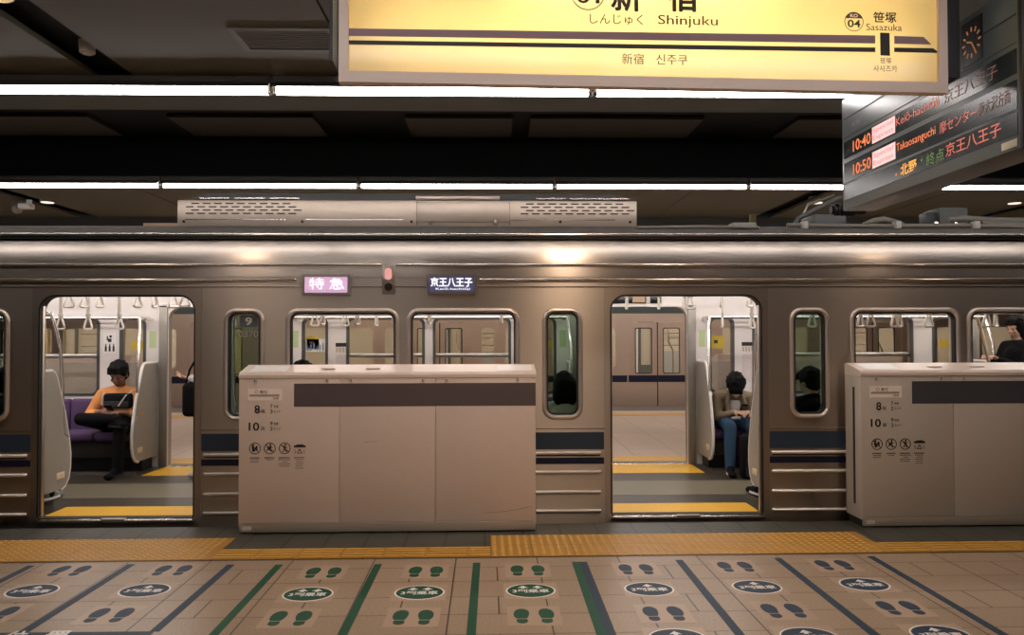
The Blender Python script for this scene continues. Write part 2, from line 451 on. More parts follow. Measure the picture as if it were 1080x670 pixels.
for x in gx[3:6]:  # row out of view, added as front light for the gates
    copy_tree(L0, (x + 1.2, 2.2, CE), f'unseen white fluorescent strip added over the near platform as front light, {ordw[n]} from left'); n += 1
for y, nm in ((14.6, 'nearer'), (16.6, 'outer')):  # both rows out of view, added to brighten the far platform
    n = 0
    for x in gx[1:8]:
        copy_tree(L0, (x + 1.2, y, CE), f'unseen white fluorescent strip added to light the far platform, {nm} row, {ordw[n]} from left'); n += 1

def downlight(x, y, lab, power=55):
    t = thing('downlight', lab, 'ceiling light', (x, y, CE + .09), 0, 'round downlights in the ceiling slots')
    q = MB(); q.cone((x, y, CE - .008), (x, y, CE + .09), .095, .095, 24, False); q.cone((x, y, CE - .008), (x, y, CE + .088), .088, .07, 24, False); q.build('housing', M('lamp_ring', (.62, .55, .42), .35), t)
    MB().cone((x, y, CE + .05), (x, y, CE + .06), .07, .07, 24).build('lens', M('lamp_lens', (.8, .7, .5), .4, emit=(1, .75, .45), estr=2.5), t)
    L = bpy.data.lights.new('downlight_bulb', 'SPOT'); L.energy = power; L.color = (1, .74, .53); L.spot_size = math.radians(158); L.spot_blend = .5; L.shadow_soft_size = .06
    o = bpy.data.objects.new('downlight_bulb', L); COL.objects.link(o); o.parent = t; o.matrix_parent_inverse = world(t).inverted(); o.location = (x, y, CE - .02)
    return t
downlight(-2.83, 4.52, 'round cream downlight in the black ceiling slot at top left corner', 28)
for x, y, lab, pw in ((.83, 4.52, 'round warm downlight hidden above the station sign', 100), (4.49, 4.52, 'round warm downlight right of the departure board', 18), (-2.83, .86, 'unseen warm downlight added on the left to light gates and floor', 30), (.83, .86, 'unseen warm downlight added in the middle to light gates and floor', 140), (4.49, .86, 'unseen warm downlight added on the right to light gates and floor', 15)):  # row nearest the camera is unseen, added to light gates and floor
    downlight(x, y, lab, pw)
t = thing('ceiling_speaker', 'small pale disc in the black ceiling slot at upper left', 'speaker', (-2.795, 5.467, CE + .09))
MB().cone((-2.795, 5.467, CE + .01), (-2.795, 5.467, CE + .09), .05, .055, 20).build('body', whitepr, t)
MB().cone((-2.795, 5.467, CE + .0), (-2.795, 5.467, CE + .012), .035, .045, 20).build('grille', M('speaker_grille', (.45, .42, .36), .6), t)
t = thing('ceiling_vent', 'dark rectangular vent grille in the ceiling left of the station sign', 'vent', (-1.36, 5.16, CE))
f = MB(); f.sheet(rrect(-1.68, -1.02, 4.96, 5.37, .005, 1), [rrect(-1.64, -1.06, 5.0, 5.33, .005, 1)], (0, 0, CE - .012), EX, EY, (0, 0, .012))
f.build('frame', M('vent_frame', (.12, .11, .09), .5), t)
MB().box(-1.64, -1.06, 5.0, 5.33, CE - .003, CE).build('backing', M('vent_back', (.06, .058, .045), .7), t)
sl = MB()
for k in range(9): sl.box(-1.64, -1.06, 5.02 + k*.034, 5.035 + k*.034, CE - .009, CE - .003)
sl.build('slats', M('vent_slat', (.17, .16, .13), .6), t)
# far ceiling: security camera and long lamps in the slots
c = atY(27, 212, 11.4)
t = thing('security_camera', 'white security camera hanging from the far ceiling at far left', 'camera', (c.x, 11.4, CE))
MB().cone((c.x + .05, 11.4, 3.44), (c.x + .05, 11.4, CE), .03, .04).build('mount', whitepr, t)
MB().box(c.x - .08, c.x + .1, 11.33, 11.47, 3.37, 3.45, .02).build('body', whitepr, t)
MB().ball((c.x - .12, 11.4, 3.37), .075, 16).build('dome', M('camera_dome', (.25, .24, .22), .15), t)
for px, py, lab in ((50, 213.5, 'small white lamp in the dark ceiling slot beside the security camera'), (861, 214, 'small white lamp in the far ceiling slot left of the departure board'), (1070, 214.5, 'small white lamp in the far ceiling slot at the right edge')):
    c = atZ(px, py, CE)
    t = thing('ceiling_lamp', lab, 'ceiling light', (c.x, c.y, CE + .09), 0, 'small lamps in far ceiling slots')
    MB().cone((c.x, c.y, CE), (c.x, c.y, CE + .09), .10, .11, 20).build('housing', whitepr, t)
    MB().cone((c.x, c.y, CE - .006), (c.x, c.y, CE + .004), .085, .09, 20).build('lens', M('lamp_dim', (.8, .75, .7), .4, emit=(1, .85, .7), estr=1.2), t)

# ------------------------------------------------------------------ train
def bay_windows(dc):
    """narrow windows beside a door and the wide pair between doors"""
    return
OFFN = (.885, 1.24)
def wall_holes(zbase=0, big0=.88, doors=DOORS, xl=XL, xr=XR, door_h=(FL + .0, 1.895), doors_open=True):
    holes = []; narrow = []; big = []
    for d in doors:
        for sgn in (-1, 1):
            a, b = sorted((d + sgn*(OFFN[0] + .043), d + sgn*(OFFN[1] - .043)))
            narrow.append((a, b, .885, 1.757))
    mids = [doors[0] - 2.41] + [d + 2.41 for d in doors]
    for m in mids:
        for a, b in ((m - .96, m - .075), (m + .06, m + .945)):
            if a > xl + .1 and b < xr - .1: big.append((a, b, big0, 1.757))
    return narrow, big
NAR, BIG = wall_holes()
SEG = []                        # stretches between the door surrounds
e = [XL] + sum([[d - .705, d + .705] for d in DOORS], []) + [XR]
for i in range(0, len(e), 2): SEG.append((e[i], e[i+1]))

train = thing('train', 'stainless steel commuter train with open doors standing behind the platform gates', 'train', (0, T, -1.1))
def tr(mb, name, mat, parent=None, smooth=True, label=None): return mb.build(name, mat, parent or train, smooth, label)
# outer side with door and window openings
mb = MB()
doorhole = [rrect(d - .65, d + .65, FL, 1.905, .13, 6, .025) for d in DOORS]
winhole = [rrect(a, b, z0, z1, .07) for a, b, z0, z1 in NAR + BIG]
mb.sheet([(XL, -.12), (XR, -.12), (XR, 2.06), (XL, 2.06)], doorhole + winhole, (0, T, 0), EX, EZ, (0, .09, 0))
tr(mb, 'side_panel', steel, smooth=False)
# inner lining of near wall
mb = MB(); mb.sheet([(XL, FL), (XR, FL), (XR, 2.3), (XL, 2.3)], [rrect(d - .65, d + .65, FL + .002, 1.915, .13, 6, .02) for d in DOORS] + winhole, (0, T + .0905, 0), EX, EZ, (0, .012, 0))
tr(mb, 'near_lining', white_in, smooth=False)
# far wall: outer skin and lining
FI = 9.40
mb = MB(); mb.sheet([(XL, -.12), (XR, -.12), (XR, 2.3), (XL, 2.3)], [rrect(d - .65, d + .65, FL, 1.895, .13, 6, .025) for d in DOORS] + winhole, (0, FI + .0125, 0), EX, EZ, (0, .09, 0))
tr(mb, 'far_side_panel', steel_d, smooth=False)
mb = MB(); mb.sheet([(XL, FL), (XR, FL), (XR, 2.3), (XL, 2.3)], [rrect(d - .65, d + .65, FL + .002, 1.895, .13, 6, .02) for d in DOORS] + winhole, (0, FI, 0), EX, EZ, (0, .012, 0))
tr(mb, 'far_lining', white_in, smooth=False)
# roof shell with rounded shoulders
def shoulder():
    P = [(0, 2.055), (0, 2.175)]
    r = .36
    for k in range(1, 9):
        a = math.radians(44*k/8); P.append((r*(1 - math.cos(a)), 2.175 + r*math.sin(a)*.93))
    return P
sh = shoulder(); ye, ze = sh[-1]
mb = MB(); rows_ = [[(XL, T + a, z), (XR, T + a, z)] for a, z in sh]
mb.grid(rows_); W2 = FI + .1025
mb.grid([[(XL, W2 - a, z), (XR, W2 - a, z)] for a, z in sh])
tr(mb, 'roof_shoulder', M('shoulder_steel', (.60, .53, .47), .30, 1, .04, 6, stretch=(.5, 30, 30), aniso=.85), smooth=True)
mb = MB(); yc = (T + W2)/2; prof = []
for y, z in ((T + ye - .015, 2.435), (T + .2, 2.475), (T + .35, 2.525), (T + .6, 2.575), (T + .9, 2.605), (yc, 2.625)): prof.append((y, z))
prof = prof + [(2*yc - y, z) for y, z in prof[-2::-1]]
mb.grid([[(XL, y, z), (XR, y, z)] for y, z in prof]); tr(mb, 'roof', roofmat)
mb = MB().box(XL, XR, T + ye - .065, T + ye + .02, 2.413, 2.437, .004); tr(mb, 'gutter', steel_b)
mb = MB().box(XL, XR, T + ye - .05, T + ye + .03, 2.392, 2.413); tr(mb, 'gutter_groove', black)
# belt seam, surrounds, bands and ribs
mb = MB()
for a, b in SEG: mb.box(a, b, T - .004, T + .002, .764, .772)
mb.box(XL, XR, T - .005, T + .002, 1.972, 1.979)
tr(mb, 'seam_strip', steel_b, smooth=False)
for i, d in enumerate(DOORS):
    mb = MB(); mb.sheet([(d - .705, -.05), (d + .705, -.05), (d + .705, 1.965), (d - .705, 1.965)], [rrect(d - .655, d + .655, FL - .0, 1.91, .135, 6, .025)], (0, T - .006, 0), EX, EZ, (0, .008, 0))
    s = tr(mb, 'door_surround', steel_d, smooth=False)
    mb = MB(); mb.sheet(rrect(d - .655, d + .655, FL - .004, 1.91, .135, 6, .03), [rrect(d - .642, d + .642, FL + .006, 1.896, .125, 6, .02)], (0, T - .002, 0), EX, EZ, (0, .09, 0))
    mb.build('door_seal', rubber, s, False)
    mb = MB().box(d - .66, d + .66, T - .055, T + .05, FL - .022, FL + .002, .004); mb.build('sill', steel_b, s)
    mb = MB().box(d - .1, d + .1, T - .058, T - .02, FL - .006, FL + .012, .003); mb.build('sill_plate', M('sill_tread', (.5, .46, .42), .4, 1), s)
    # slim edges of the opened leaves
    for sg in (-1, 1):
        MB().box(*sorted((d + sg*.65, d + sg*.632)), T + .03, T + .07, FL + .002, 1.86, .004).build('door_leaf', steel, s)
for a, b in SEG:
    s = tr(MB().box(a + .005, b - .005, T - .0035, T + .002, .592, .737), 'blue_band', bandblue, smooth=False)
    s = tr(MB().box(a + .005, b - .005, T - .0035, T + .002, .468, .522), 'navy_band', bandnavy, smooth=False)
    for z in (.560, .399, .230, .070):
        tr(MB().tubepath([(a + .03, T + .004, z), (a + .04, T - .008, z), (b - .05, T - .008, z), (b - .04, T + .004, z)], .015, 10), 'rib', M('rib_steel', (.80, .74, .68), .42, .8, .03, 20))
    tr(MB().box(a + .03, b - .04, T - .006, T, .535, .548), 'rib_painted_shadow', black, smooth=False)  # black strip painted in as the shadow under the top rib
def railx(x0, x1, z, r=.011): tr(MB().tubepath([(x0, T + .004, z), (x0 + .01, T - .008, z), (x1 - .01, T - .008, z), (x1, T + .004, z)], r, 8), 'side_rail', steel_b)
railx(XL, -.97, 2.163); railx(-.835, XR, 2.163)
railx(XL, -1.69, 2.034, .013); railx(-.125, XR, 2.034, .013)
# windows: frame and pane
for a, b, z0, z1 in NAR + BIG:
    nar = b - a < .5
    mb = MB(); g = .04
    ringp = [[], [], [], [], [], []]
    for i, (o_, d_) in enumerate(((.040, .002), (.036, -.012), (.026, -.020), (.014, -.020), (.003, -.010), (-.003, .004))):
        ringp[i] = [(x, T + d_, z) for x, z in rrect(a - o_, b + o_, z0 - o_, z1 + o_, .066 + o_)]
    ringp = [r + r[:1] for r in ringp]
    mb.grid(ringp); fr = tr(mb, 'window', M('window_rim', (.66, .58, .52), .36, .75, .04, 20), smooth=True)
    mb = MB(); mb.sheet(rrect(a - .002, b + .002, z0 - .002, z1 + .002, .07), [rrect(a + .012, b - .012, z0 + .012, z1 - .012, .06)], (0, T - .003, 0), EX, EZ, (0, .05, 0))
    mb.build('gasket', rubber, fr, False)
    mb = MB(); mb.prism(rrect(a, b, z0, z1, .068), (0, T + .03, 0), EX, EZ, (0, .004, 0)); mb.build('pane', glass_t if nar else glass, fr, False)
    # opposite window
    mb = MB(); mb.sheet(rrect(a - .02, b + .02, z0 - .02, z1 + .02, .08), [rrect(a + .012, b - .012, z0 + .012, z1 - .012, .06)], (0, FI - .008, 0), EX, EZ, (0, .03, 0))
    fr = tr(mb, 'far_window', M('far_rim', (.10, .105, .1), .4, .5), smooth=False)
    mb = MB(); mb.prism(rrect(a, b, z0, z1, .068), (0, FI + .05, 0), EX, EZ, (0, .004, 0)); mb.build('pane', glass, fr, False)
    if not nar: MB().box(a, b, FI + .01, FI + .045, 1.30, 1.35, .008).build('sash_bar', M('sash_alu', (.55, .53, .49), .3, 1), fr)
# floor
tr(MB().box(XL, XR, T + .06, FI + .012, -.05, FL), 'cabin_floor', fl_dark, smooth=False)
tr(MB().box(XL, XR, 7.60, 8.33, FL, FL + .002), 'aisle_strip', fl_mid, smooth=False)
for d in DOORS:
    tr(MB().box(d - .648, d + .648, T + .05, 7.22, FL, FL + .003), 'step_plate', yellow, smooth=False)
    mb = MB(); mb.prism([(d - .65, 9.40), (d + .68, 9.40), (d + .69, 8.90), (d + .69, 8.80), (d - .69, 8.80), (d - .69, 8.9)], (0, 0, FL), EX, EY, (0, 0, .003)); tr(mb, 'step_plate', yellow, smooth=False)
    tr(MB().box(d - .65, d + .65, FI - .01, FI + .11, FL - .03, FL + .006, .003), 'far_sill', steel_b)
# cabin ceiling and its lamps
CC = 2.27
tr(MB().box(XL, XR, T + .09, FI + .01, CC, CC + .03), 'cabin_ceiling', white_in, smooth=False)
for y in (7.55, 8.65):
    tr(MB().box(XL + .2, XR - .2, y - .06, y + .06, CC - .035, CC, .01), 'cabin_light', tube_in)
tr(MB().box(XL, XL + .03, T + .09, FI, FL, CC), 'end_wall', white_in, smooth=False)
tr(MB().box(XR - .03, XR, T + .09, FI, FL, CC), 'end_wall', white_in, smooth=False)
# stainless jambs of the far doors, header with screens
for d in DOORS:
    for sg in (-1, 1):
        x0, x1 = sorted((d + sg*.655, d + sg*.75)); tr(MB().box(x0, x1, FI - .03, FI + .002, FL, 1.92, .006), 'door_post', M('post_steel', (.24, .22, .195), .4, .5))
    tr(MB().box(d - .75, d + .75, FI - .03, FI + .002, 1.896, 1.93, .004), 'door_header', white_in, smooth=False)
    for k, (a, b, mm) in enumerate(((-.23, -.09, blackg), (-.05, .16, woodled), (.21, .34, blackg))):
        s = tr(MB().box(d + a, d + b, FI - .03, FI, 1.938, 2.035, .006), 'door_display', blackg)
        if mm is woodled: MB().box(d + a + .045, d + b - .015, FI - .032, FI - .029, 1.948, 2.025).build('screen', mm, s, False)
# benches, partitions, poles, racks
SEATS = [(XL + .1, DOORS[0] - .82)] + [(DOORS[i] + .82, DOORS[i+1] - .82) for i in range(3)] + [(DOORS[3] + .82, XR - .1)]
for a, b in SEATS:
    for near in (0, 1):
        f = (lambda y: y) if not near else (lambda y: FI + T + .105 - y)
        yb = lambda y0, y1: sorted((f(y0), f(y1)))
        base = tr(MB().box(a, b, *yb(8.99, 9.38), .20, .40, .02), 'bench', dark_in)
        MB().box(a, b, *yb(9.12, 9.38), FL, .20).build('plinth', black, base, False)
        MB().box(a, b, *yb(8.93, 8.96), FL, .055).build('kick_strip', steel_b, base, False)
        n = max(1, round((b - a)/.46)); w = (b - a)/n
        q = MB()
        for k in range(n): q.box(a + k*w + .002, a + (k+1)*w - .002, *yb(8.92, 9.34), .39, .485, .035, 3)
        q.build('seat_cushion', purple, base)
        q = MB()
        for k in range(n): q.box(a + k*w + .002, a + (k+1)*w - .002, *yb(9.29, 9.385), .44, .835, .035, 3)
        q.build('backrest', purple, base)
        # luggage rack
        rk = tr(MB().tubepath([(a, f(9.02), 1.765), (b, f(9.02), 1.765)], .018, 10), 'luggage_rack', chrome)
        q = MB()
        for k in range(5): q.tubepath([(a, f(9.07 + k*.06), 1.775), (b, f(9.07 + k*.06), 1.775)], .006, 6)
        q.build('rack_bars', steel_d, rk)
        q = MB()
        for x in (a + .02, (a+b)/2, b - .02): q.box(x - .015, x + .015, *yb(9.02, 9.40), 1.735, 1.765, .005)
        q.build('bracket', steel_b, rk)
        # partition at each end
        for x, sg in ((a, -1), (b, 1)):
            xx = x + sg*.04
            prof = [(9.395, 1.245), (9.07, 1.245), (9.035, 1.225), (9.01, 1.19), (8.87, .86), (8.80, .62), (8.77, .47), (8.775, .34), (8.80, .255), (8.85, .195), (8.92, .17), (9.395, .17)]
            q = MB(); q.prism([(f(y), z) for y, z in prof], (xx - .014, 0, 0), EY, EZ, (.028, 0, 0)); pt = tr(q, 'partition', cream_in, smooth=False)
            rim = [(9.395, 1.25), (9.07, 1.25), (9.03, 1.23), (9.0, 1.19), (8.86, .86), (8.79, .62), (8.76, .47), (8.765, .34), (8.79, .25), (8.85, .185), (8.92, .165)]
            q = MB(); q.tubepath([(xx, f(y), z) for y, z in rim], .017, 8); q.build('rim', white_in, pt)
            MB().box(xx - .0165, xx + .0165, *yb(8.87, 9.0), .265, .325, .002).build('sticker', M('warning_sticker', (.62, .50, .33), .5, 0, .4, 90), pt)
            q = MB(); q.tubepath([(xx, f(8.80), .63), (xx, f(8.865), .66), (xx, f(8.885), .75), (xx, f(8.89), 1.1), (xx, f(8.93), 1.45), (xx - sg*.02, f(8.99), 1.66), (xx - sg*.04, f(9.02), 1.765)], .016, 10)
            tr(q, 'grab_pole', chrome)
# overhead rails carrying the straps
RZ = 2.05
for y in (7.45, 8.62):
    for a, b in SEATS: tr(MB().tubepath([(a, y, RZ), (b, y, RZ)], .014, 8), 'strap_rail', chrome)
for d in DOORS:
    for y in (7.6, 8.3): tr(MB().tubepath([(d - .8, y, 2.2), (d + .8, y, 2.2)], .014, 8), 'strap_rail', chrome)
# stickers and posters on the far wall pillars
def poster(x0, x1, z0, z1, mat, y=FI - .003): return tr(MB().box(x0, x1, y, FI, z0, z1), 'poster', mat, smooth=False)
stk = MB(); 
q = poster(-4.585, -4.44, 1.36, 1.60, whitepr)
for k in range(3):
    x = -4.555 + k*.045
    q2 = MB(); q2.prism([(x-.012, 1.38), (x+.012, 1.38), (x+.012, 1.43), (x+.006, 1.45), (x+.006, 1.47), (x-.006, 1.47), (x-.006, 1.45), (x-.012, 1.43)], (0, FI - .0045, 0), EX, EZ, (0, .001, 0)); q2.build('pictogram', ink, q, False)
q2 = MB().box(-4.53, -4.49, FI - .0045, FI - .0035, 1.49, 1.53).ball((-4.50, FI - .004, 1.555), (.016, .001, .016)); q2.box(-4.545, -4.53, FI - .0045, FI - .0035, 1.51, 1.56); q2.build('pictogram', ink, q)
# labels on other pillars (dark title strip, pale notice)
for d in DOORS:
    for xx in (d + 1.305, ):
        q = poster(xx, xx + .145, 1.43, 1.475, ink)
        for k in range(4):
            MB().box(xx + .005 + k*.036, xx + .030 + k*.036, FI - .003, FI, 1.365, 1.42).build('notice', M('notice_tan', (.5, .42, .33), .5, 0, .4, 90), q, False)
        MB().box(xx, xx + .145, FI - .003, FI, 1.0, 1.33).build('notice', adpink, q, False)
    # small yellow sticker in the narrow window, pale green poster on the door-side post
    s = tr(MB().box(d + .955, d + 1.10, FI + .044, FI + .049, 1.40, 1.55), 'window_sticker', brass, smooth=False)
    MB().box(d + .985, d + 1.03, FI + .042, FI + .045, 1.46, 1.50).build('mark', ink, s, False)
    s = tr(MB().box(d - 1.10, d - .955, FI + .044, FI + .049, 1.40, 1.50), 'window_sticker', brass, smooth=False)
    poster(d + .79, d + .87, 1.42, 1.62, adgreen); poster(d - .87, d - .79, 1.42, 1.62, adgreen)
# route map in the window right of the left door
s = tr(MB().box(-2.235, -2.0, FI + .044, FI + .049, 1.37, 1.52), 'window_sticker', whitepr, smooth=False)
for k in range(6): MB().box(-2.22 + k*.036, -2.205 + k*.036, FI + .042, FI + .045, 1.385, 1.385 + .05 + .02*(k % 3)).build('mark', M('map_blue', (.2, .25, .4), .5), s, False)
# number in the narrow window: 9 in a dark square, faint figures below
a, b = NAR[3][0], NAR[3][1]
P = atY(253, 350, T + .026)
s = tr(MB().box(P.x, P.x + .148, T + .025, T + .028, 1.635, 1.735, .001), 'car_number', M('number_slate', (.10, .115, .125), .4), smooth=False)
words('9', (P.x + .045, T + .0245, 1.652), EX, EZ, .058, .066, whitepr, s, bold=.02)
words('0370', (P.x - .01, T + .0245, 1.55), EX, EZ, .165, .055, M('pale_figures', (.30, .28, .25), .5), s)
# destination displays and side lamp
def display(x0, x1, z0, z1, bodymat):
    mb = MB(); mb.sheet(rrect(x0, x1, z0, z1, .006, 2), [rrect(x0 + .025, x1 - .025, z0 + .022, z1 - .02, .006, 2)], (0, T - .02, 0), EX, EZ, (0, .022, 0))
    fr = tr(mb, 'side_display', M('display_rim', (.50, .455, .42), .3, 1), smooth=False)
    MB().box(x0 + .02, x1 - .02, T - .010, T, z0 + .02, z1 - .018).build('screen', bodymat, fr, False)
    return fr
d1 = display(-1.633, -1.222, 1.905, 2.080, led_lav)
lw2 = M('led_lav_text', (.7, .7, .7), .5, emit=(1, .93, 1), estr=1.35)
for ch, x in (('特', -1.57), ('急', -1.40)): words(ch, (x, T - .011, 1.955), EX, EZ, .125, .095, lw2, d1)
words('Special Express', (-1.595, T - .011, 1.932), EX, EZ, .33, .020, M('led_dim_purple', (.2, .1, .2), .5, emit=(.45, .28, .42), estr=.8), d1)
d2 = display(-.580, -.150, 1.915, 2.085, led_nav)
words('京王八王子', (-.545, T - .011, 1.975), EX, EZ, .355, .082, led_wh, d2, bold=.02)
words('Keiō-hachiōji', (-.50, T - .011, 1.944), EX, EZ, .29, .024, led_wh, d2)
mb = MB().box(-.955, -.845, T - .018, T + .002, 1.915, 2.155, .006); lp = tr(mb, 'side_lamp', M('lamp_plate', (.5, .46, .42), .35, 1))
mb = MB(); mb.prism(rrect(-.93, -.872, 2.035, 2.135, .028), (0, T - .03, 0), EX, EZ, (0, .014, 0)); mb.build('lens', rednl, lp, False)
MB().cone((-.90, T - .03, 1.975), (-.90, T - .016, 1.975), .033, .036, 20).build('lens', M('lamp_smoke', (.02, .02, .02), .15), lp)
MB().cone((-.90, T - .024, 1.99), (-.90, T - .016, 1.96), .004, .004, 8).build('bolt', steel_b, lp)

# roof air conditioner
HY = 7.45
k = HY/T
hx0, hx1 = -2.965, 1.345
mb = MB(); mb.box(hx0, hx1, HY, HY + 1.4, 2.555, 2.835, .012); hv = tr(mb, 'air_conditioner', M('hvac_steel', (.60, .50, .42), .42, .8, .05, 8))
mb = MB(); mb.prism([(hx0 + .02, 0), (hx1 - .02, 0), (hx1 - .22, .085), (hx0 + .22, .085)], (0, HY + .12, 2.835), EX, EZ, (0, 1.1, 0)); mb.build('top_cover', M('hvac_top', (.075, .075, .07), .5), hv, False)
sl = MB()
for x0 in (hx0 + .08, -.005 + .25):
    for r in range(4):
        z = 2.80 - r*.031
        for c_ in range(10 if r in (1, 2, 3) else 9):
            x = x0 + c_*.106 + (.05 if r % 2 == 0 else 0)
            sl.prism(rrect(x, x + .075, z - .006, z + .006, .005, 2), (0, HY - .0015, 0), EX, EZ, (0, .003, 0))
sl.build('louvre_slots', black, hv, False)
rl = MB()
for a, b in ((hx0 + .08, -1.89), (-1.77, -.80), (.05, .55), (.55, 1.2)): rl.box(a, b - .06, HY - .008, HY + .002, 2.645, 2.653)
rl.build('rail', steel_b, hv, False)
sm = MB()
for x in (-.73, .14): sm.box(x - .003, x + .003, HY - .001, HY + .002, 2.60, 2.82)
sm.build('seam', black, hv, False)
MB().box(-.73, .14, HY - .012, HY + .002, 2.625, 2.812, .006).build('access_cover', MATS['hvac_steel'], hv)
for x in (-.60, .01): MB().box(x - .02, x + .02, HY - .022, HY - .01, 2.60, 2.65, .008).build('latch', steel_d, hv)
for x in (-1.80, -.78, .62, -2.9, 1.28): MB().cone((x, HY - .012, 2.63), (x, HY, 2.63), .013, .013, 10).build('bolt', black, hv)
q = MB()
for x in (hx0 + .17, hx0 + .50, hx0 + .83, .40, .72, 1.0): q.box(x, x + .28, HY + .10, HY + .13, 2.862, 2.874)
q.build('trim_strip', steel_b, hv, False)
MB().box(-.75, .05, HY + .08, HY + .13, 2.855, 2.89, .004).build('hatch', MATS['hvac_steel'], hv)
# roof equipment at the right: folded pantograph, box, conduits
def rz(y): # roof height
    return 2.435 + (2.575 - 2.435)*min(1, max(0, (y - T - .09)/.5))
gx_ = M('equipment_grey', (.13, .135, .13), .55, 0, .1, 20)
cond = M('conduit_grey', (.24, .22, .19), .5, 0, .1, 20)
Y1 = 7.30
p0 = atY(845, 236, Y1)
pg = tr(MB().tubepath([atY(838, 237, Y1), atY(842, 230, Y1), atY(884, 209, Y1), atY(905, 208, Y1)], .022, 8), 'pantograph', gx_)
MB().tubepath([atY(846, 229, Y1 + .05), atY(852, 216, Y1 + .05), atY(880, 206, Y1 + .05)], .014, 8).build('arm', M('contact_strip', (.5, .46, .4), .35, .8), pg)
mb = MB(); c0 = atY(860, 226, Y1); mb.box(c0.x, c0.x + .30, Y1 + .02, Y1 + .35, 2.56, 2.69, .01); mb.build('base_box', gx_, pg)
c0 = atY(880, 219, Y1)
mb = MB()
for k in range(6): mb.cone((c0.x + k*.035, Y1 + .04, 2.73), (c0.x + k*.035 + .02, Y1 + .04, 2.73), .06, .06, 18)
mb.cone((c0.x - .02, Y1 + .04, 2.73), (c0.x + .3, Y1 + .04, 2.73), .04, .04, 16); mb.build('insulator', black, pg)
c0 = atY(1004, 222, 7.6)
bx = tr(MB().box(c0.x - .12, c0.x + .16, 7.6, 7.9, 2.575, 2.80, .012), 'roof_box', gx_)
MB().box(c0.x - .22, c0.x - .12, 7.65, 7.8, 2.60, 2.76, .01).build('side_box', M('equipment_dark', (.05, .055, .055), .5), bx)
for x in (c0.x - .16, c0.x + .03): MB().box(x - .015, x + .015, 7.58, 7.61, 2.56, 2.66, .004).build('clamp', steel_b, bx)
def conduit(pts, r, y): tr(MB().tubepath([atY(a, b, y) for a, b in pts], r, 10), 'roof_conduit', cond)
conduit([(830, 237.5), (870, 238), (940, 238.5), (1010, 238), (1085, 239)], .02, 7.12)
conduit([(910, 238), (922, 233), (932, 231.5), (942, 234), (952, 238)], .028, 7.16)
conduit([(1000, 232), (1015, 230.5), (1040, 232), (1085, 233)], .03, 7.3)
conduit([(1035, 235.5), (1085, 237)], .02, 7.25)
for px in (849, 947, 1030):
    c = atY(px, 237.5, 7.08); tr(MB().box(c.x - .025, c.x + .025, 7.06, 7.14, c.z - .035, c.z + .035, .005), 'conduit_clamp', M('clamp_white', (.55, .52, .48), .5))
conduit([(672, 240), (740, 239), (775, 239.5), (800, 240)], .014, 7.05)
c = atY(785, 237, 7.1); tr(MB().box(c.x - .12, c.x + .10, 7.06, 7.2, c.z - .03, c.z + .015, .01), 'roof_fitting', M('fitting_grey', (.33, .32, .3), .5))
c = atY(793, 231, 9.0); tr(MB().box(c.x - .035, c.x + .035, 8.95, 9.0, c.z - .05, c.z + .05, .005), 'roof_marker', M('marker_ochre', (.22, .17, .05), .6))
# underframe
tr(MB().box(XL, XR, T + .25, FI - .2, -.95, -.12), 'underframe', black, smooth=False)

# ------------------------------------------------------------------ hand straps
def strap_proto(L):
    t = thing('hand_strap', '', 'hand strap', (0, 0, 0), 0, 'hanging hand straps in the train')
    MB().box(-.019, .019, -.006, .006, -L + .16, .016, .003).build('band', strapm, t)
    MB().box(-.024, .024, -.013, .013, -L + .12, -L + .175, .006).build('clip', M('strap_cover', (.5, .45, .40), .5), t)
    pts = []
    for x, z in ((0, .125), (.016, .115), (.034, .06), (.05, .022), (.046, .006), (.03, 0), (-.03, 0), (-.046, .006), (-.05, .022), (-.034, .06), (-.016, .115)): pts.append((x*.84, 0, -L + z + .008))
    MB().tubepath(pts, .0115, 8, True).build('ring', M('strap_ring', (.74, .69, .62), .4), t)
    return t
longp = None; shortp = None
STR = []
DL, DR = 'left open doorway', 'right open doorway'
for k, x in enumerate((64, 93, 126)): STR.append((x, 8.62, RZ, DL, 'long row', k, 0))
for k, x in enumerate((72, 89, 105, 145, 163, 183, 195)): STR.append((x, 7.6 if k not in (6,) else 7.5, 2.2, DL, 'short row', k, (.5, .9, 1.2, 1.1, 1.45, .8, .2)[k]))
for k, x in enumerate((661, 695, 722, 728)): STR.append((x, 8.3, 2.2, DR, 'short left row', k, (1.5, 1.5, .9, .2)[k]))
for k, x in enumerate((760, 791)): STR.append((x, 7.6, 2.2, DR, 'short right row', k, (1.2, .6)[k]))
for k, x in enumerate((762, 793)): STR.append((x, 8.62, RZ, DR, 'long row', k, (1.3, .5)[k]))
STR.append((245, 7.45, RZ + .02, 'narrow window', 'beside the car number 9, left one', 0, 1.2)); STR.append((265, 8.62, RZ + .06, 'narrow window', 'beside the car number 9, right one', 0, .2))
for k, x in enumerate((332, 340, 364, 377, 397, 415)): STR.append((x, 7.45 if k % 2 else 8.62, RZ + .03, 'wide window above the left half of gate', 'row', k, (.4, 1.3, .5, 1.2, 1.4, 1.5)[k]))
for k, x in enumerate((453, 529)): STR.append((x, 7.45, RZ + .04, 'wide window above the right half of gate', 'row', k, 1.4))
for k, x in enumerate((907.6, 918.4, 943.7, 949, 979.8)): STR.append((x, 7.45, RZ, 'wide window above the right gate', 'row', k, (.5, .1, .3, .6, .2)[k]))
for k, x in enumerate((1040.6, 1050)): STR.append((x, 7.45, RZ, 'rightmost window', 'row', k, (.2, .6)[k]))
STR.append((856.5, 7.45, RZ, 'narrow window right of the right doorway', 'row', 0, .3))
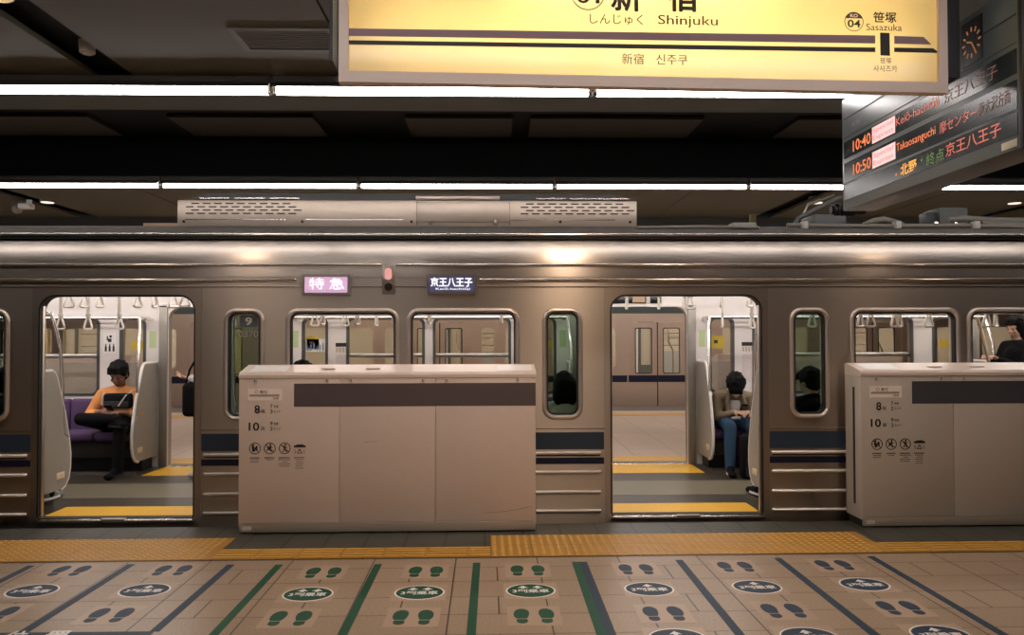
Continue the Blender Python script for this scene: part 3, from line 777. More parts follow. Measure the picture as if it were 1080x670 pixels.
for px, y, z, where, what, k, rzz in STR:
    x = atY(px, 340, y).x
    lab = f'ivory hand strap, {where}, ' + (what if what.startswith('beside') else ('the only one' if where.startswith('narrow') else f'{ordw[k]} in {what}'))
    if z > 2.15:
        if shortp is None: shortp = strap_proto(.37); shortp.location = (x, y, z); shortp.rotation_euler = (0, 0, rzz); shortp['label'] = lab
        else: copy_tree(shortp, (x, y, z), lab, rzz)
    else:
        if longp is None: longp = strap_proto(.42); longp.location = (x, y, z); longp.rotation_euler = (0, 0, rzz); longp['label'] = lab
        else: copy_tree(longp, (x, y, z), lab, rzz)

# ------------------------------------------------------------------ platform gates
def disc_ring(mb, cx, cz, r, y, w=.006):
    mb.sheet(ellipse(cx, cz, r, r, 28), [ellipse(cx, cz, r - w, r - w, 28)], (0, y, 0), EX, EZ, (0, .0006, 0))
def bar2(mb, x0, z0, x1, z1, w, y):
    d = V((x1 - x0, z1 - z0)); n = V((-d.y, d.x)).normalized()*w/2
    mb.prism([(x0 + n.x, z0 + n.y), (x1 + n.x, z1 + n.y), (x1 - n.x, z1 - n.y), (x0 - n.x, z0 - n.y)], (0, y, 0), EX, EZ, (0, .0006, 0))
def gate(x0, x1, yf, seams, band, mats, doorno, label, pl, slot=False, rz=0):
    gc, gb = mats
    g = thing('platform_gate', label, 'platform gate', ((x0+x1)/2, yf + .14, 0), 0, 'platform screen gates')
    yb_ = yf + .285
    q = MB(); q.box(x0 + .012, x1 - .012, yf + .012, yb_, .075, 1.245, .006); q.build('core', gc, g)
    ed = [x0] + seams + [x1]
    for i in range(len(ed) - 1):
        MB().box(ed[i] + (.0 if i == 0 else .002), ed[i+1] - .002, yf, yf + .02, .085, 1.225, .004).build('front_panel', gc, g)
    # end posts
    for a, b in ((x0, x0 + .035), (x1 - .035, x1)):
        MB().box(a - .003, b, yf + .0004, yb_ + .002, .06, 1.235, .006).build('end_post', gc, g)
    if slot: MB().box(x0 - .0045, x0 + .0, yf + .11, yf + .145, .17, 1.13).build('end_slot', black, g, False)
    # sloped top
    q = MB(); q.prism([(yf - .004, 1.228), (yf - .004, 1.252), (yf + .02, 1.272), (yb_ - .02, 1.323), (yb_ + .003, 1.315), (yb_ + .003, 1.228)], (x0 - .004, 0, 0), EY, EZ, (x1 - x0 + .008, 0, 0)); q.build('top_cover', gatetop, g, False)
    q = MB(); q.prism([(yf + .03, 0), (yf + .25, 0), (yf + .26, .085), (yf + .012, .085)], (x0 + .01, 0, 0), EY, EZ, (x1 - x0 - .02, 0, 0)); q.build('foot', black, g, False)
    MB().box(x0 + .004, x1 - .004, yf - .003, yf + .02, .012, .083, .003).build('plinth', plinth, g)
    y = yf - .0012
    MB().box(band, x1, y, yf + .002, 1.0, 1.183).build('colour_band', gb, g, False)
    # locks
    for x in [x0 + .122] + sum([[s - .10, s + .09] for s in seams], []) + [x1 - .145]:
        if x > x1: continue
        lk = MB().cone((x, yf - .006, 1.205), (x, yf + .005, 1.205), .017, .019, 18).build('lock', M('lock_nickel', (.62, .57, .52), .4, .3), g)
        MB().box(x - .003, x + .003, yf - .0075, yf - .005, 1.195, 1.215).build('keyhole', black, lk, False)
    # translucent notices on the sloping top
    def topz(yy): return 1.272 + (yy - yf - .02)/(.245)*.051
    for a, b in ((x0 + .07, x0 + .35), (x1 - .30, x1 - .02)):
        q = MB(); q.prism([(a, yf + .05), (b, yf + .05), (b, yf + .22), (a, yf + .22)], (0, 0, 0), EX, EY + EZ*(.051/.245), (0, 0, .001))
        o = q.build('top_notice', M('notice_film', (.86, .83, .81), .35, 0, .1, 120), g, False)
        o.location = (0, 0, 1.272 - (yf + .02)*(.051/.245) + .001)
    for a in (x0 + .62, x0 + .98):
        q = MB(); q.box(a, a + .11, yf + .10, yf + .15, topz(yf + .125), topz(yf + .125) + .006, .002); q.build('top_latch', gatetop, g)
    if pl:
        dx = x0 + 2.02
        # station plate with name, line and next station
        px0, px1, pz0, pz1 = dx - 1.953, dx - 1.684, 1.05, 1.143
        s = MB().box(px0, px1, y, yf + .001, pz0, pz1, .0004).build('station_plate', pinkpl, g, False)
        q = MB(); disc_ring(q, px0 + .068, pz1 - .024, .014, y - .0008, .003); q.build('mark', inkb, s, False)
        words('新宿', (px0 + .095, y - .0002, pz1 - .039), EX, EZ, .062, .028, inkb, s, bold=.01)
        MB().box(px0 + .012, px1 - .022, y - .0006, y, pz0 + .037, pz0 + .047).build('line', greyline, s, False)
        MB().box(px0 + .012, px1 - .022, y - .0006, y, pz0 + .030, pz0 + .033).build('line', greyline, s, False)
        words('笹塚', (px1 - .072, y - .0002, pz0 + .009), EX, EZ, .045, .016, inkb, s, bold=.01)
        # train lengths and door numbers
        for z, n, car, sx in ((.948, '8', '7', dx - 1.90), (.812, '10', '9', dx - 1.945)):
            w_ = .043 if n == '8' else .083
            words(n, (sx, y, z), EX, EZ, w_, .066, ink, g, bold=.018)
            words('両', (dx - 1.848, y, z + .002), EX, EZ, .030, .028, ink, g)
            words(car, (dx - 1.778, y, z + .042), EX, EZ, .020, .030, ink, g)
            words('号車', (dx - 1.750, y, z + .045), EX, EZ, .038, .020, ink, g, bold=.01)
            words(doorno, (dx - 1.778, y, z + .000), EX, EZ, .020, .030, ink, g)
            words('番ドア', (dx - 1.750, y, z + .003), EX, EZ, .055, .020, ink, g, bold=.01)
        # three prohibition rounds and one warning
        for k in range(3):
            cx = dx - 1.895 + k*.1165; cz = .673; q = MB(); yy = y - .0004
            disc_ring(q, cx, cz, .046, yy); bar2(q, cx - .03, cz + .03, cx + .03, cz - .03, .006, yy)
            if k == 0:
                bar2(q, cx - .018, cz + .016, cx - .01, cz - .026, .016, yy); bar2(q, cx - .008, cz - .024, cx + .014, cz + .018, .010, yy); bar2(q, cx + .016, cz + .02, cx + .016, cz - .02, .009, yy)
            elif k == 1:
                bar2(q, cx - .012, cz - .008, cx + .008, cz + .016, .014, yy); bar2(q, cx - .024, cz + .004, cx + .022, cz + .008, .006, yy); bar2(q, cx - .012, cz - .008, cx - .026, cz - .02, .007, yy); bar2(q, cx - .006, cz - .006, cx + .014, cz - .026, .007, yy)
            else:
                bar2(q, cx, cz - .006, cx, cz + .016, .014, yy); bar2(q, cx - .02, cz + .02, cx + .02, cz + .004, .006, yy); bar2(q, cx - .002, cz - .004, cx - .016, cz - .03, .007, yy); bar2(q, cx + .002, cz - .004, cx + .014, cz - .03, .007, yy)
            q.prism(ellipse(cx + (.004 if k else -.012), cz + .027, .008, .008, 12), (0, yy, 0), EX, EZ, (0, .0006, 0))
            q.build('prohibition_mark', ink, g, False)
        cx = dx - 1.545; cz = .673; q = MB(); yy = y - .0004
        bar2(q, cx - .045, cz + .014, cx + .048, cz + .014, .016, yy); bar2(q, cx - .028, cz + .024, cx + .03, cz + .026, .008, yy); bar2(q, cx - .04, cz - .012, cx - .032, cz - .042, .004, yy); bar2(q, cx + .036, cz - .012, cx + .036, cz - .042, .004, yy)
        for a in (-1, 1): bar2(q, cx, cz - .006, cx + a*.018, cz - .04, .006, yy)
        bar2(q, cx - .018, cz - .04, cx + .018, cz - .04, .005, yy); q.build('warning_mark', ink, g, False)
        q = MB()
        for cx, n in ((dx - 1.895, (.08, .07, .07)), (dx - 1.779, (.08, .05)), (dx - 1.662, (.09, .10, .04, .09, .08)), (dx - 1.545, (.09, .07, .05, .07, .06, .07))):
            z = .603
            for i, w_ in enumerate(n):
                st = -w_/2
                while st < w_/2 - .006:
                    l = .007 if i < 1 else .011
                    q.box(cx + st, cx + st + l*.8, y, yf, z - (.009 if i == 0 else .0055), z); st += l
                z -= .017
        q.build('small_print', M('print_grey', (.13, .115, .105), .5), g, False)
        MB().box(dx - 1.99, dx - 1.92, yf - .0045, yf, .03, .06).build('plate', M('id_plate', (.6, .57, .53), .4), g, False)
    return g
YG = 6.335
gL = gate(-2.02, .325, YG, [-1.233, -.475], -1.591, (gatecol, gateband), '3', 'pinkish grey platform gate with purple band, between the two open train doors', True)
# scuff on the right panel
q = MB(); q.tubepath([(-.09, YG - .0005, .150), (.05, YG - .0005, .158), (.18, YG - .0005, .175), (.29, YG - .0005, .200)], .0016, 4); q.build('scuff', M('scuff_dark', (.2, .15, .12), .7), gL)
q = MB(); q.tubepath([(-1.04, YG - .0005, .713), (-.98, YG - .0005, .722), (-.93, YG - .0005, .722)], .0012, 4); q.build('scuff', MATS['scuff_dark'], gL)
gL.rotation_euler = (0, 0, SK)
YR = 6.405
gR = gate(2.975, 5.32, YR, [3.736, 4.51], 3.394, (gatecol2, gateband2), '2', 'grey platform gate with slate band, right of the right open doorway', True, slot=True)
gR.rotation_euler = (0, 0, SK)
for k, c in enumerate((-5.67, 3.97)):
    g = gate(c - 1.17, c + 1.17, 0, [c - .39, c + .39], c - .74, (gatecol2, gateband2), '2', '', False)
    g.rotation_euler = (0, 0, PI); g.location = (c, 10.05, 0)
    g['label'] = ('far platform gate seen through the train windows behind the man in orange', 'far platform gate seen through the train windows above the right gate')[k]

# ------------------------------------------------------------------ markings on the platform floor
def fz(px, py): return atZ(px, py, 0.0)
LN = [((33, 597), .05, navy, 'navy queue line at far left edge of the floor', 4.27), ((138.5, 595.5), .05, navy, 'faded blue queue line running to the cross strip at lower left', 4.27),
      ((243.5, 596), .05, navy, 'navy queue line just left of the green lanes', 4.27), ((294.5, 596), .05, green, 'green queue line, first of the green lines from the left', 3.0),
      ((399, 595.5), .05, green, 'green queue line, second from the left', 3.0), ((502.8, 594), .05, green, 'green queue line running nearly straight at the camera', 3.0),
      ((716, 591), .05, navy, 'blue queue line under the right doorway, first right of the double line', 3.0), ((820, 589), .05, navy, 'navy queue line, second right of the double line', 3.0), ((918, 587), .05, navy, 'navy queue line, rightmost on the floor', 3.0)]
for (px, py), w, m, lab, yend in LN:
    c = fz(px, py); q = MB().box(c.x - w/2, c.x + w/2, yend, c.y, 0, .0018); o = q.build('queue_line', m, None, False); tag(o, lab, 'floor line', 'queue lines on the platform')
c = fz(611, 593)
t = thing('queue_line', 'double queue line, green and navy side by side, in the middle of the floor', 'floor line', (c.x, c.y, 0), 0, 'queue lines on the platform')
MB().box(c.x - .052, c.x, 3.0, c.y, 0, .0018).build('green_stripe', green, t, False, 'green stripe'); MB().box(c.x, c.x + .052, 3.0, c.y, 0, .0018).build('navy_stripe', navy, t, False, 'navy stripe')
c = fz(161, 664.5)
t = thing('floor_sign_strip', 'dark blue strip across the floor at lower left with white characters', 'floor sign', (-3.2, 4.1, 0))
MB().box(-6.0, c.x + .02, 3.85, 4.27, 0, .0016).build('strip', navy, t, False)
for ch, px in (('位', 24), ('置', 66)):
    c = fz(px, 665.5); words(ch, (c.x - .055, c.y - .17, .0018), EX, EY, .115, .165, whitepr, t, bold=.02, off=.0003)

SOLE = [(-.030, -.045), (-.043, -.015), (-.046, .02), (-.042, .06), (-.030, .09), (-.010, .107), (.012, .107), (.030, .092), (.040, .065), (.042, .03), (.037, -.005), (.030, -.035), (.026, -.045)]
HEEL = [(-.029, -.055), (.026, -.055), (.030, -.075), (.030, -.098), (.018, -.115), (0, -.121), (-.018, -.115), (-.031, -.098), (-.031, -.075)]
def footprint(px, py, m, lab):
    c = fz(px, py); x, y = c.x, c.y
    t = thing('footprint_sticker', lab, 'floor sticker', (x, y, 0), 0, 'footprint stickers on the platform')
    q = MB(); q.prism(rrect(x - .15, x + .15, y - .155, y + .15, .008, 2), (0, 0, 0), EX, EY, (0, 0, .0008)); q.build('backing', stkclear, t, False)
    for sg in (-1, 1):
        q = MB(); cx = x + sg*.068
        q.prism([(a*(-sg), b) for a, b in SOLE], (cx, y, .0009), EX, EY, (0, 0, .0006)); q.prism([(a*(-sg), b) for a, b in HEEL], (cx, y, .0009), EX, EY, (0, 0, .0006)); q.build('footprint', m, t, False)
def oval(px, py, m, narrows, lab):
    c = fz(px, py); x, y = c.x, c.y
    t = thing('queue_sticker', lab, 'floor sticker', (x, y, 0), 0, 'oval queue stickers on the platform')
    q = MB(); q.prism(rrect(x - .165, x + .165, y - .15, y + .15, .01, 2), (0, 0, 0), EX, EY, (0, 0, .0008)); q.build('backing', stkclear, t, False)
    q = MB(); q.prism(ellipse(x, y, .153, .133), (0, 0, .0009), EX, EY, (0, 0, .0005)); q.build('rim', whitepr, t, False, 'white rim')
    q = MB(); q.prism(ellipse(x, y, .142, .121), (0, 0, .0015), EX, EY, (0, 0, .0005)); q.build('disc', m, t, False)
    words('3列乗車', (x - .112, y - .045, .002), EX, EY, .224, .068, whitepr, t, bold=.025, off=.0006)
    q = MB()
    for ax in ((-.045, .045) if narrows == 2 else (0,)):
        q.prism([(ax - .034, .050), (ax, .092), (ax + .034, .050), (ax + .012, .055), (ax + .012, .036), (ax - .012, .036), (ax - .012, .055)], (x, y, .0023), EX, EY, (0, 0, .0004))
    q.build('arrow', whitepr, t, False)
R1 = 'row nearest the yellow paving'; R2 = 'second row'
LANE = ['outer left blue lane', 'inner left blue lane', 'left green lane', 'middle green lane', 'right green lane', 'blue lane beside the double line', 'middle right blue lane', 'rightmost blue lane']
LC = [navy, navy, green, green, green, navy, navy, navy]
F1 = [(74, 602), (182, 601.5), (341, 604), (449, 603), (556.5, 601.7), (671, 600.5), (775.7, 597.8), (879.5, 596)]
OV = [(34, 623.6), (152.5, 623), (324.7, 627), (442.5, 625.3), (559.7, 623.3), (684.6, 621.6), (798.3, 619.3), (911.7, 616.7)]
F2 = [(-7, 647), (116, 648.7), (306, 652), (435.4, 651), (563.3, 649.5), (700, 647), (825.8, 644), (948.7, 641)]
for i in range(8):
    cn = 'green' if LC[i] is green else 'blue'
    footprint(*F1[i], LC[i], f'pair of {cn} footprints, {LANE[i]}, {R1}')
    footprint(*F2[i], LC[i], f'pair of {cn} footprints, {LANE[i]}, row nearest the camera')
    oval(*OV[i], LC[i], 2 if LC[i] is green else 1, f'{cn} oval floor sticker, {LANE[i]}, between two footprint pairs')
for i, p in ((5, (715, 673.5)), (6, (854, 672)), (7, (992, 669.5))):
    oval(*p, LC[i], 1, f'blue oval floor sticker cut by the photo bottom, {LANE[i]}')

# ------------------------------------------------------------------ station sign
A = V((-.715, 3.63, 0)); B = V((2.19, 3.755, 0)); SU = (B - A).normalized(); SN = SU.cross(EZ)   # SN faces the camera
SW = (B - A).length
sg_ = thing('station_sign', 'large illuminated yellow station name sign hanging from the ceiling at top', 'sign', ((A+B)/2 + V((0, .1, 2.73))))
def sp(px, py, off=0): return atP(px, py, A + SN*off, SN)
def su(p): return (p - A).dot(SU)
Zb, Zt = 2.73, 3.44
def sbox(u0, u1, d0, d1, z0, z1, bev=0):
    q = MB(); q.box(u0, u1, d0, d1, z0, z1, bev)
    R = Matrix(((SU.x, -SN.x, 0), (SU.y, -SN.y, 0), (0, 0, 1)))
    for v in q.bm.verts: v.co = R @ v.co + A
    return q
# casing: open-fronted box
ca = MB()
CB = 2.845
for u0, u1, d0, d1, z0, z1 in ((-.05, SW + .10, .225, .24, CB, Zt), (-.05, -.035, .05, .24, CB, Zt), (SW + .02, SW + .10, .06, .24, CB - .02, Zt), (-.05, SW + .10, .05, .24, Zt - .015, Zt)):
    ca.box(u0, u1, d0, d1, z0, z1)
ca.prism([(.05, Zb + .02), (.05, Zb + .03), (.24, CB + .01), (.24, CB)], (-.02, 0, 0), EY, EZ, (SW + .06, 0, 0))
Rm = Matrix(((SU.x, -SN.x, 0), (SU.y, -SN.y, 0), (0, 0, 1)))
for v in ca.bm.verts: v.co = Rm @ v.co + A
cas = ca.build('casing', casing, sg_, False)
inn = MB()
R3 = Matrix(((SU.x, -SN.x, 0), (SU.y, -SN.y, 0), (0, 0, 1)))
q = MB(); q.sheet([(0, Zb), (SW, Zb), (SW, Zt), (0, Zt)], [[(.044, Zb + .052), (SW - .042, Zb + .052), (SW - .042, Zt - .05), (.044, Zt - .05)]], A, SU, EZ, -SN*.05)
q.build('frame', frame_s, sg_, False)
# light chamber behind the face
sbox(-.03, SW + .015, .21, .222, CB + .01, Zt - .03).build('reflector', M('sign_reflector', (.85, .83, .78), .6), sg_, False)
q = MB(); q.prism([(.04, Zb + .045), (SW - .038, Zb + .045), (SW - .038, Zt - .045), (.04, Zt - .045)], A - SN*.02, SU, EZ, -SN*.003); face = q.build('face', signface, sg_, False, 'yellow illuminated face')
for a, b, z in ((.12, SW - .12, 3.32), (.12, SW - .12, 2.95), (.85, 2.0, 3.20)):
    q = MB(); tm_ = tube_sign if b - a > 2 else M('sign_tube_centre', (.9, .9, .9), .5, emit=(1, .95, .88), estr=45)
    q.cone(A + SU*a + EZ*z - SN*.15, A + SU*b + EZ*z - SN*.15, .013, .013, 10); q.build('tube', tm_, sg_)
for u in (.35, SW - .35):
    q = MB(); P = A + SU*u - SN*.17; q.cone(P + EZ*Zt, P + EZ*(CE), .02, .02, 10); q.build('hanger', black, sg_)
# stripes on the face
SP0 = A - SN*.0185
def fsheet(pts, mat, name, off=.0015):
    q = MB(); q.prism([(su(atP(x, y, SP0, SN)), atP(x, y, SP0, SN).z) for x, y in pts], SP0 + SN*off - EZ*0, SU, EZ, -SN*.0005)
    return q.build(name, mat, sg_, False)
def tline(px0, y0a, px1, y1a, th, mat, name): return fsheet([(px0, y0a), (px1, y1a), (px1, y1a + th), (px0, y0a + th*1.0)], mat, name)
stripe = M('sign_stripe_purple', (.20, .12, .14), .5, 0, .03, 5, emit=(.2, .11, .12), estr=.25)
fsheet([(367, 30), (923, 37.5), (923, 46), (367, 38)], stripe, 'stripe')
fsheet([(367, 42.5), (923, 50.2), (923, 55), (367, 47)], ink, 'stripe')
fsheet([(943, 38), (974, 39), (982, 47), (943, 46.3)], stripe, 'stripe')
fsheet([(943, 50.3), (984, 51), (991, 56), (943, 55)], ink, 'stripe')
fsheet([(928, 34.5), (938, 34.8), (938.5, 59), (928.5, 58.5)], ink, 'station_block')
def swords(body, px0, px1, pyt, pyb, mat=ink, bold=0.0, name='lettering', heavy=0):
    p0 = atP(px0, pyb, SP0, SN); p1 = atP(px1, pyb, SP0, SN); pt = atP(px0, pyt, SP0, SN)
    P = SP0 + SU*su(p0) + EZ*((p0.z + p1.z)/2)
    return words(body, P, SU, EZ, su(p1) - su(p0), pt.z - p0.z, mat, sg_, name, bold, .002, heavy)
swords('新', 645, 676, -20, 11.5, inkb, 0, heavy=.028); swords('宿', 705, 735, -20, 12, inkb, 0, heavy=.028)
swords('しんじゅく', 622, 678, 15, 26, inkb, .006); swords('Shinjuku', 694, 757, 16.5, 29.5, inkb, .006)
swords('新宿', 656, 679, 56.5, 68, inkb); swords('신주쿠', 692, 725, 57.5, 68.5, inkb)
swords('笹塚', 921, 945, 13, 24, ink, 0, heavy=.02); swords('Sasazuka', 913.5, 951, 25.5, 32.5, ink)
swords('笹塚', 928, 940, 61, 67, inkb); swords('사사즈카', 921, 946, 69, 76, inkb)
def ring(px, py, rpx, mat, txt, top, txtb):
    c = atP(px, py, SP0, SN); u = su(c); r = su(atP(px + rpx, py, SP0, SN)) - u
    q = MB(); q.sheet(ellipse(u, c.z, r, r, 40), [ellipse(u, c.z, r*.93, r*.93, 40)], SP0 + SN*.0018 - EZ*0, SU, EZ, -SN*.0005); q.build('ring', mat, sg_, False)
    q = MB(); pts = [(u + r*.93*math.cos(a), c.z + r*.93*math.sin(a)) for a in [math.radians(22 + 136*k/20) for k in range(21)]]
    q.prism(pts, SP0 + SN*.0017, SU, EZ, -SN*.0005); q.build('ring_cap', mat, sg_, False)
    wq = words(txt, SP0 + SU*(u - r*.68) + EZ*(c.z - r*.60), SU, EZ, r*1.36, r*.80, ink, sg_, bold=.02, off=.002)
    words(top, SP0 + SU*(u - r*.40) + EZ*(c.z + r*.44), SU, EZ, r*.8, r*.36, M('sign_pale', (.8, .7, .5), .5, emit=(.9, .75, .5), estr=.4), sg_, bold=.02, off=.0022)
mauve = M('ring_mauve', (.12, .06, .07), .5)
ring(620, -7, 18, mauve, '01', 'KO', None); ring(900.5, 23, 10, mauve, '04', 'KO', None)
# black cable beside the sign
c0, c1 = atY(334, 0, 3.9), atY(350, 30, 3.9)
q = MB(); q.tubepath([c0 + (c0 - c1)*.6, c0, c1, c1 + (c1 - c0)*.05], .006, 6); q.build('cable', black, sg_)

# ------------------------------------------------------------------ departure board
BX = 2.40
bd = thing('departure_board', 'grey hanging departure board with orange lettering at upper right', 'departure board', (BX + .12, 4.45, 2.42))
UB = V((0, -1, 0))              # text runs from far to near
MB().box(BX, BX + .22, 3.545, 5.40, 2.415, 3.18, .008).build('body', boardm, bd)
MB().box(BX - .006, BX + .23, 3.52, 3.55, 2.41, 3.19, .004).build('end_cap', black, bd)
for y in (3.8, 5.1):
    MB().cone((BX + .11, y, 3.17), (BX + .11, y, CE), .025, .025, 10).build('hanger', black, bd)
def bwin(y0, y1, z0, z1): return MB().box(BX - .003, BX + .001, min(y0, y1), max(y0, y1), z0, z1).build('display_window', leddk, bd, False)
for z0, z1 in ((2.482, 2.585), (2.60, 2.735), (2.765, 2.88)): bwin(5.365, 3.565, z0, z1)
MB().box(BX - .003, BX + .001, 3.565, 5.37, 3.036, 3.042).build('seam', black, bd, False)
MB().box(BX - .003, BX + .001, 3.565, 5.37, 2.905, 2.909).build('seam', black, bd, False)
def btext(body, ya, yb_, z0, z1, mat, bold=0.0): return words(body, (BX - .003, ya, z0), UB, EZ, ya - yb_, z1 - z0, mat, bd, bold=bold, off=.0015)
for z0, z1, tm in ((2.785, 2.857, '10:40'), (2.627, 2.70, '10:50')):
    btext(tm, 5.225, 4.975, z0, z1, led_or, .01)
    zz = z0 - .012
    MB().box(BX - .0045, BX - .002, 4.668, 4.955, zz, z1 + .018).build('service_panel', led_pk, bd, False)
    lr = M('led_pink_text', (.3, .1, .1), .5, emit=(.8, .25, .28), estr=.6)
    words('Special', (BX - .0045, 4.94, zz + .055), UB, EZ, .25, .036, lr, bd, off=.0012); words('Express', (BX - .0045, 4.94, zz + .008), UB, EZ, .25, .036, lr, bd, off=.0012)
btext('Keiō-hachiōji', 4.655, 4.20, 2.79, 2.855, led_rd); btext('京王八王子', 4.15, 3.70, 2.79, 2.86, M('led_faint', (.2, .08, .05), .5, emit=(.5, .22, .14), estr=.15))
btext('Takaosanguchi', 4.655, 4.235, 2.64, 2.70, led_or); btext('摩センター', 4.195, 3.86, 2.64, 2.705, led_rd); btext('南大沢方面', 3.85, 3.61, 2.64, 2.71, MATS['led_faint'])
btext('北野', 4.61, 4.43, 2.497, 2.565, M('led_amber', (.1, .05, .01), .5, emit=(1, .40, .06), estr=1.2), .015); btext('終点', 4.33, 4.155, 2.495, 2.565, led_gr)
btext('京王八王子', 4.14, 3.68, 2.505, 2.575, led_rd, .005); btext('・', 4.67, 4.65, 2.51, 2.525, led_or); btext('・', 4.385, 4.365, 2.535, 2.55, led_gr)
btext('時刻', 5.24, 5.12, 2.945, 2.985, M('board_pale', (.36, .37, .36), .5)); btext('Departure', 5.24, 5.04, 2.925, 2.94, MATS['board_pale'])
MB().box(BX - .004, BX, 3.57, 3.68, 2.43, 2.465, .001).build('maker_plate', M('maker_plate', (.55, .52, .42), .5), bd)
# clock in the board's upper right
ck = MB(); cy, cz_ = 3.90, 3.03
ck.box(BX - .004, BX, cy - .085, cy + .085, cz_ - .105, cz_ + .115); ck = ck.build('clock', blackg, bd, False)
q = MB(); og = M('clock_orange', (.4, .16, .06), .5, emit=(.8, .3, .1), estr=.25)
for k in range(12):
    a = k*PI/6; q.prism([(-.005, .055), (.005, .055), (.005, .078), (-.005, .078)], (BX - .0055, cy, cz_), UB*math.cos(a) - EZ*math.sin(a), UB*math.sin(a) + EZ*math.cos(a), (.001, 0, 0))
for a, l in ((2.6, .065), (-1.2, .045)): q.prism([(-.004, 0), (.004, 0), (.004, l), (-.004, l)], (BX - .0055, cy, cz_), UB*math.cos(a) - EZ*math.sin(a), UB*math.sin(a) + EZ*math.cos(a), (.001, 0, 0))
q.build('dial', og, ck, False)

# ------------------------------------------------------------------ train on the opposite track
OT = 17.5; OX0, OX1 = -13.5, 13.5
D2 = [3.607 + 4.82*k for k in (-3, -2, -1, 0, 1)]
ot = thing('train', 'second stainless train with closed doors on the opposite side of the far platform', 'train', (0, OT, -1.1))
n2, b2 = wall_holes(0, .9, D2, OX0, OX1)
mb = MB(); dh = [rrect(d - .65, d + .65, -.02, 1.85, .13, 5, .02) for d in D2]; wh = [rrect(a, b, z0 - .03, z1 - .04, .07, 4) for a, b, z0, z1 in n2 + b2]
mb.sheet([(OX0, -.13), (OX1, -.13), (OX1, 2.2), (OX0, 2.2)], dh + wh, (0, OT, 0), EX, EZ, (0, .06, 0)); mb.build('side_panel', M('far_steel', (.60, .46, .36), .45, .7, .05, 8), ot, False)
mb = MB(); MB().box(OX0, OX1, OT - .006, OT, 2.035, 2.21).build('cornice', M('cornice_shaded', (.06, .075, .07), .5), ot, False)  # shoulder and gutter band, with the shade up there put into its colour
mb = MB(); mb.grid([[(OX0, OT + y, z), (OX1, OT + y, z)] for y, z in ((0, 2.2), (.03, 2.35), (.12, 2.48), (.5, 2.6), (1.4, 2.66), (2.3, 2.6), (2.7, 2.4))]); mb.build('roof', roofmat, ot)
e2 = [OX0] + sum([[d - .68, d + .68] for d in D2], []) + [OX1]
for i in range(0, len(e2), 2): MB().box(e2[i], e2[i+1], OT - .004, OT, .518, .665).build('blue_band', bandnavy, ot, False)
for d in D2:
    for sg in (-1, 1):
        a, b = sorted((d + sg*.012, d + sg*.648)); w0, w1 = sorted((d + sg*.14, d + sg*.48))
        q = MB(); q.sheet(rrect(a, b, -.02, 1.84, .02, 2), [rrect(w0, w1, .72, 1.70, .03, 3)], (0, OT + .02, 0), EX, EZ, (0, .03, 0)); lf = q.build('door', MATS['far_steel'], ot, False)
        q = MB(); q.prism(rrect(w0 - .01, w1 + .01, .71, 1.71, .03, 3), (0, OT + .032, 0), EX, EZ, (0, .004, 0)); q.build('pane', glass, lf, False)
        MB().box(a, b, OT + .014, OT + .02, .518, .665).build('blue_band', bandnavy, lf, False)
        q = MB(); q.sheet(rrect(w0 - .02, w1 + .02, .70, 1.72, .04, 3), [rrect(w0, w1, .72, 1.70, .03, 3)], (0, OT + .014, 0), EX, EZ, (0, .008, 0)); q.build('window_rim', rubber, lf, False)
    MB().box(d - .012, d + .012, OT + .022, OT + .045, -.02, 1.84).build('door_rubber', rubber, ot, False)
for (a, b, z0, z1) in n2 + b2:
    q = MB(); q.prism(rrect(a - .01, b + .01, z0 - .04, z1 - .03, .07, 4), (0, OT + .03, 0), EX, EZ, (0, .004, 0)); w_ = q.build('window', glass, ot, False)
MB().box(OX0, OX1, OT + .06, OT + 2.7, -.08, -.02).build('cabin_floor', fl_mid, ot, False)
MB().box(OX0, OX1, OT + 2.62, OT + 2.7, -.02, 2.2).build('far_lining', M('far_cream', (.66, .58, .44), .5), ot, False)
MB().box(OX0, OX1, OT + .06, OT + 2.7, 2.2, 2.23).build('cabin_ceiling', white_in, ot, False)
MB().box(OX0 + .1, OX1 - .1, OT + 1.2, OT + 1.32, 2.15, 2.2).build('cabin_light', tube_in, ot, False)
for d in D2:
    MB().tubepath([(d + .35, OT + .5, 2.2), (d + .35, OT + .5, 1.4), (d + .45, OT + .5, 1.2), (d + .45, OT + .5, .0)], .02, 8).build('grab_pole', chrome, ot)
    MB().box(d - .42, d - .28, OT + 2.5, OT + 2.62, 0, 2.2).build('pillar', M('pillar_yellow', (.62, .50, .22), .5), ot, False)
    MB().box(d - .20, d + .02, OT + 2.5, OT + 2.62, 0, 2.2).build('pillar', white_in, ot, False)
    q = MB(); q.sheet([(d + .04, 0), (d + .42, 0), (d + .42, 1.95), (d + .04, 1.95)], [rrect(d + .10, d + .36, .8, 1.75, .03, 3)], (0, OT + 2.55, 0), EX, EZ, (0, .05, 0)); q.build('opposite_door', M('far_door_grey', (.16, .17, .14), .5), ot, False)
    MB().box(d + .62, d + 1.2, OT + 2.5, OT + 2.62, 0, 1.15).build('partition', M('far_partition', (.45, .45, .40), .5), ot, False)
    for z in (1.3, 1.6, 1.9): MB().tubepath([(d + .60, OT + 2.4, z), (d + 1.2, OT + 2.4, z)], .012, 6).build('rail', chrome, ot)

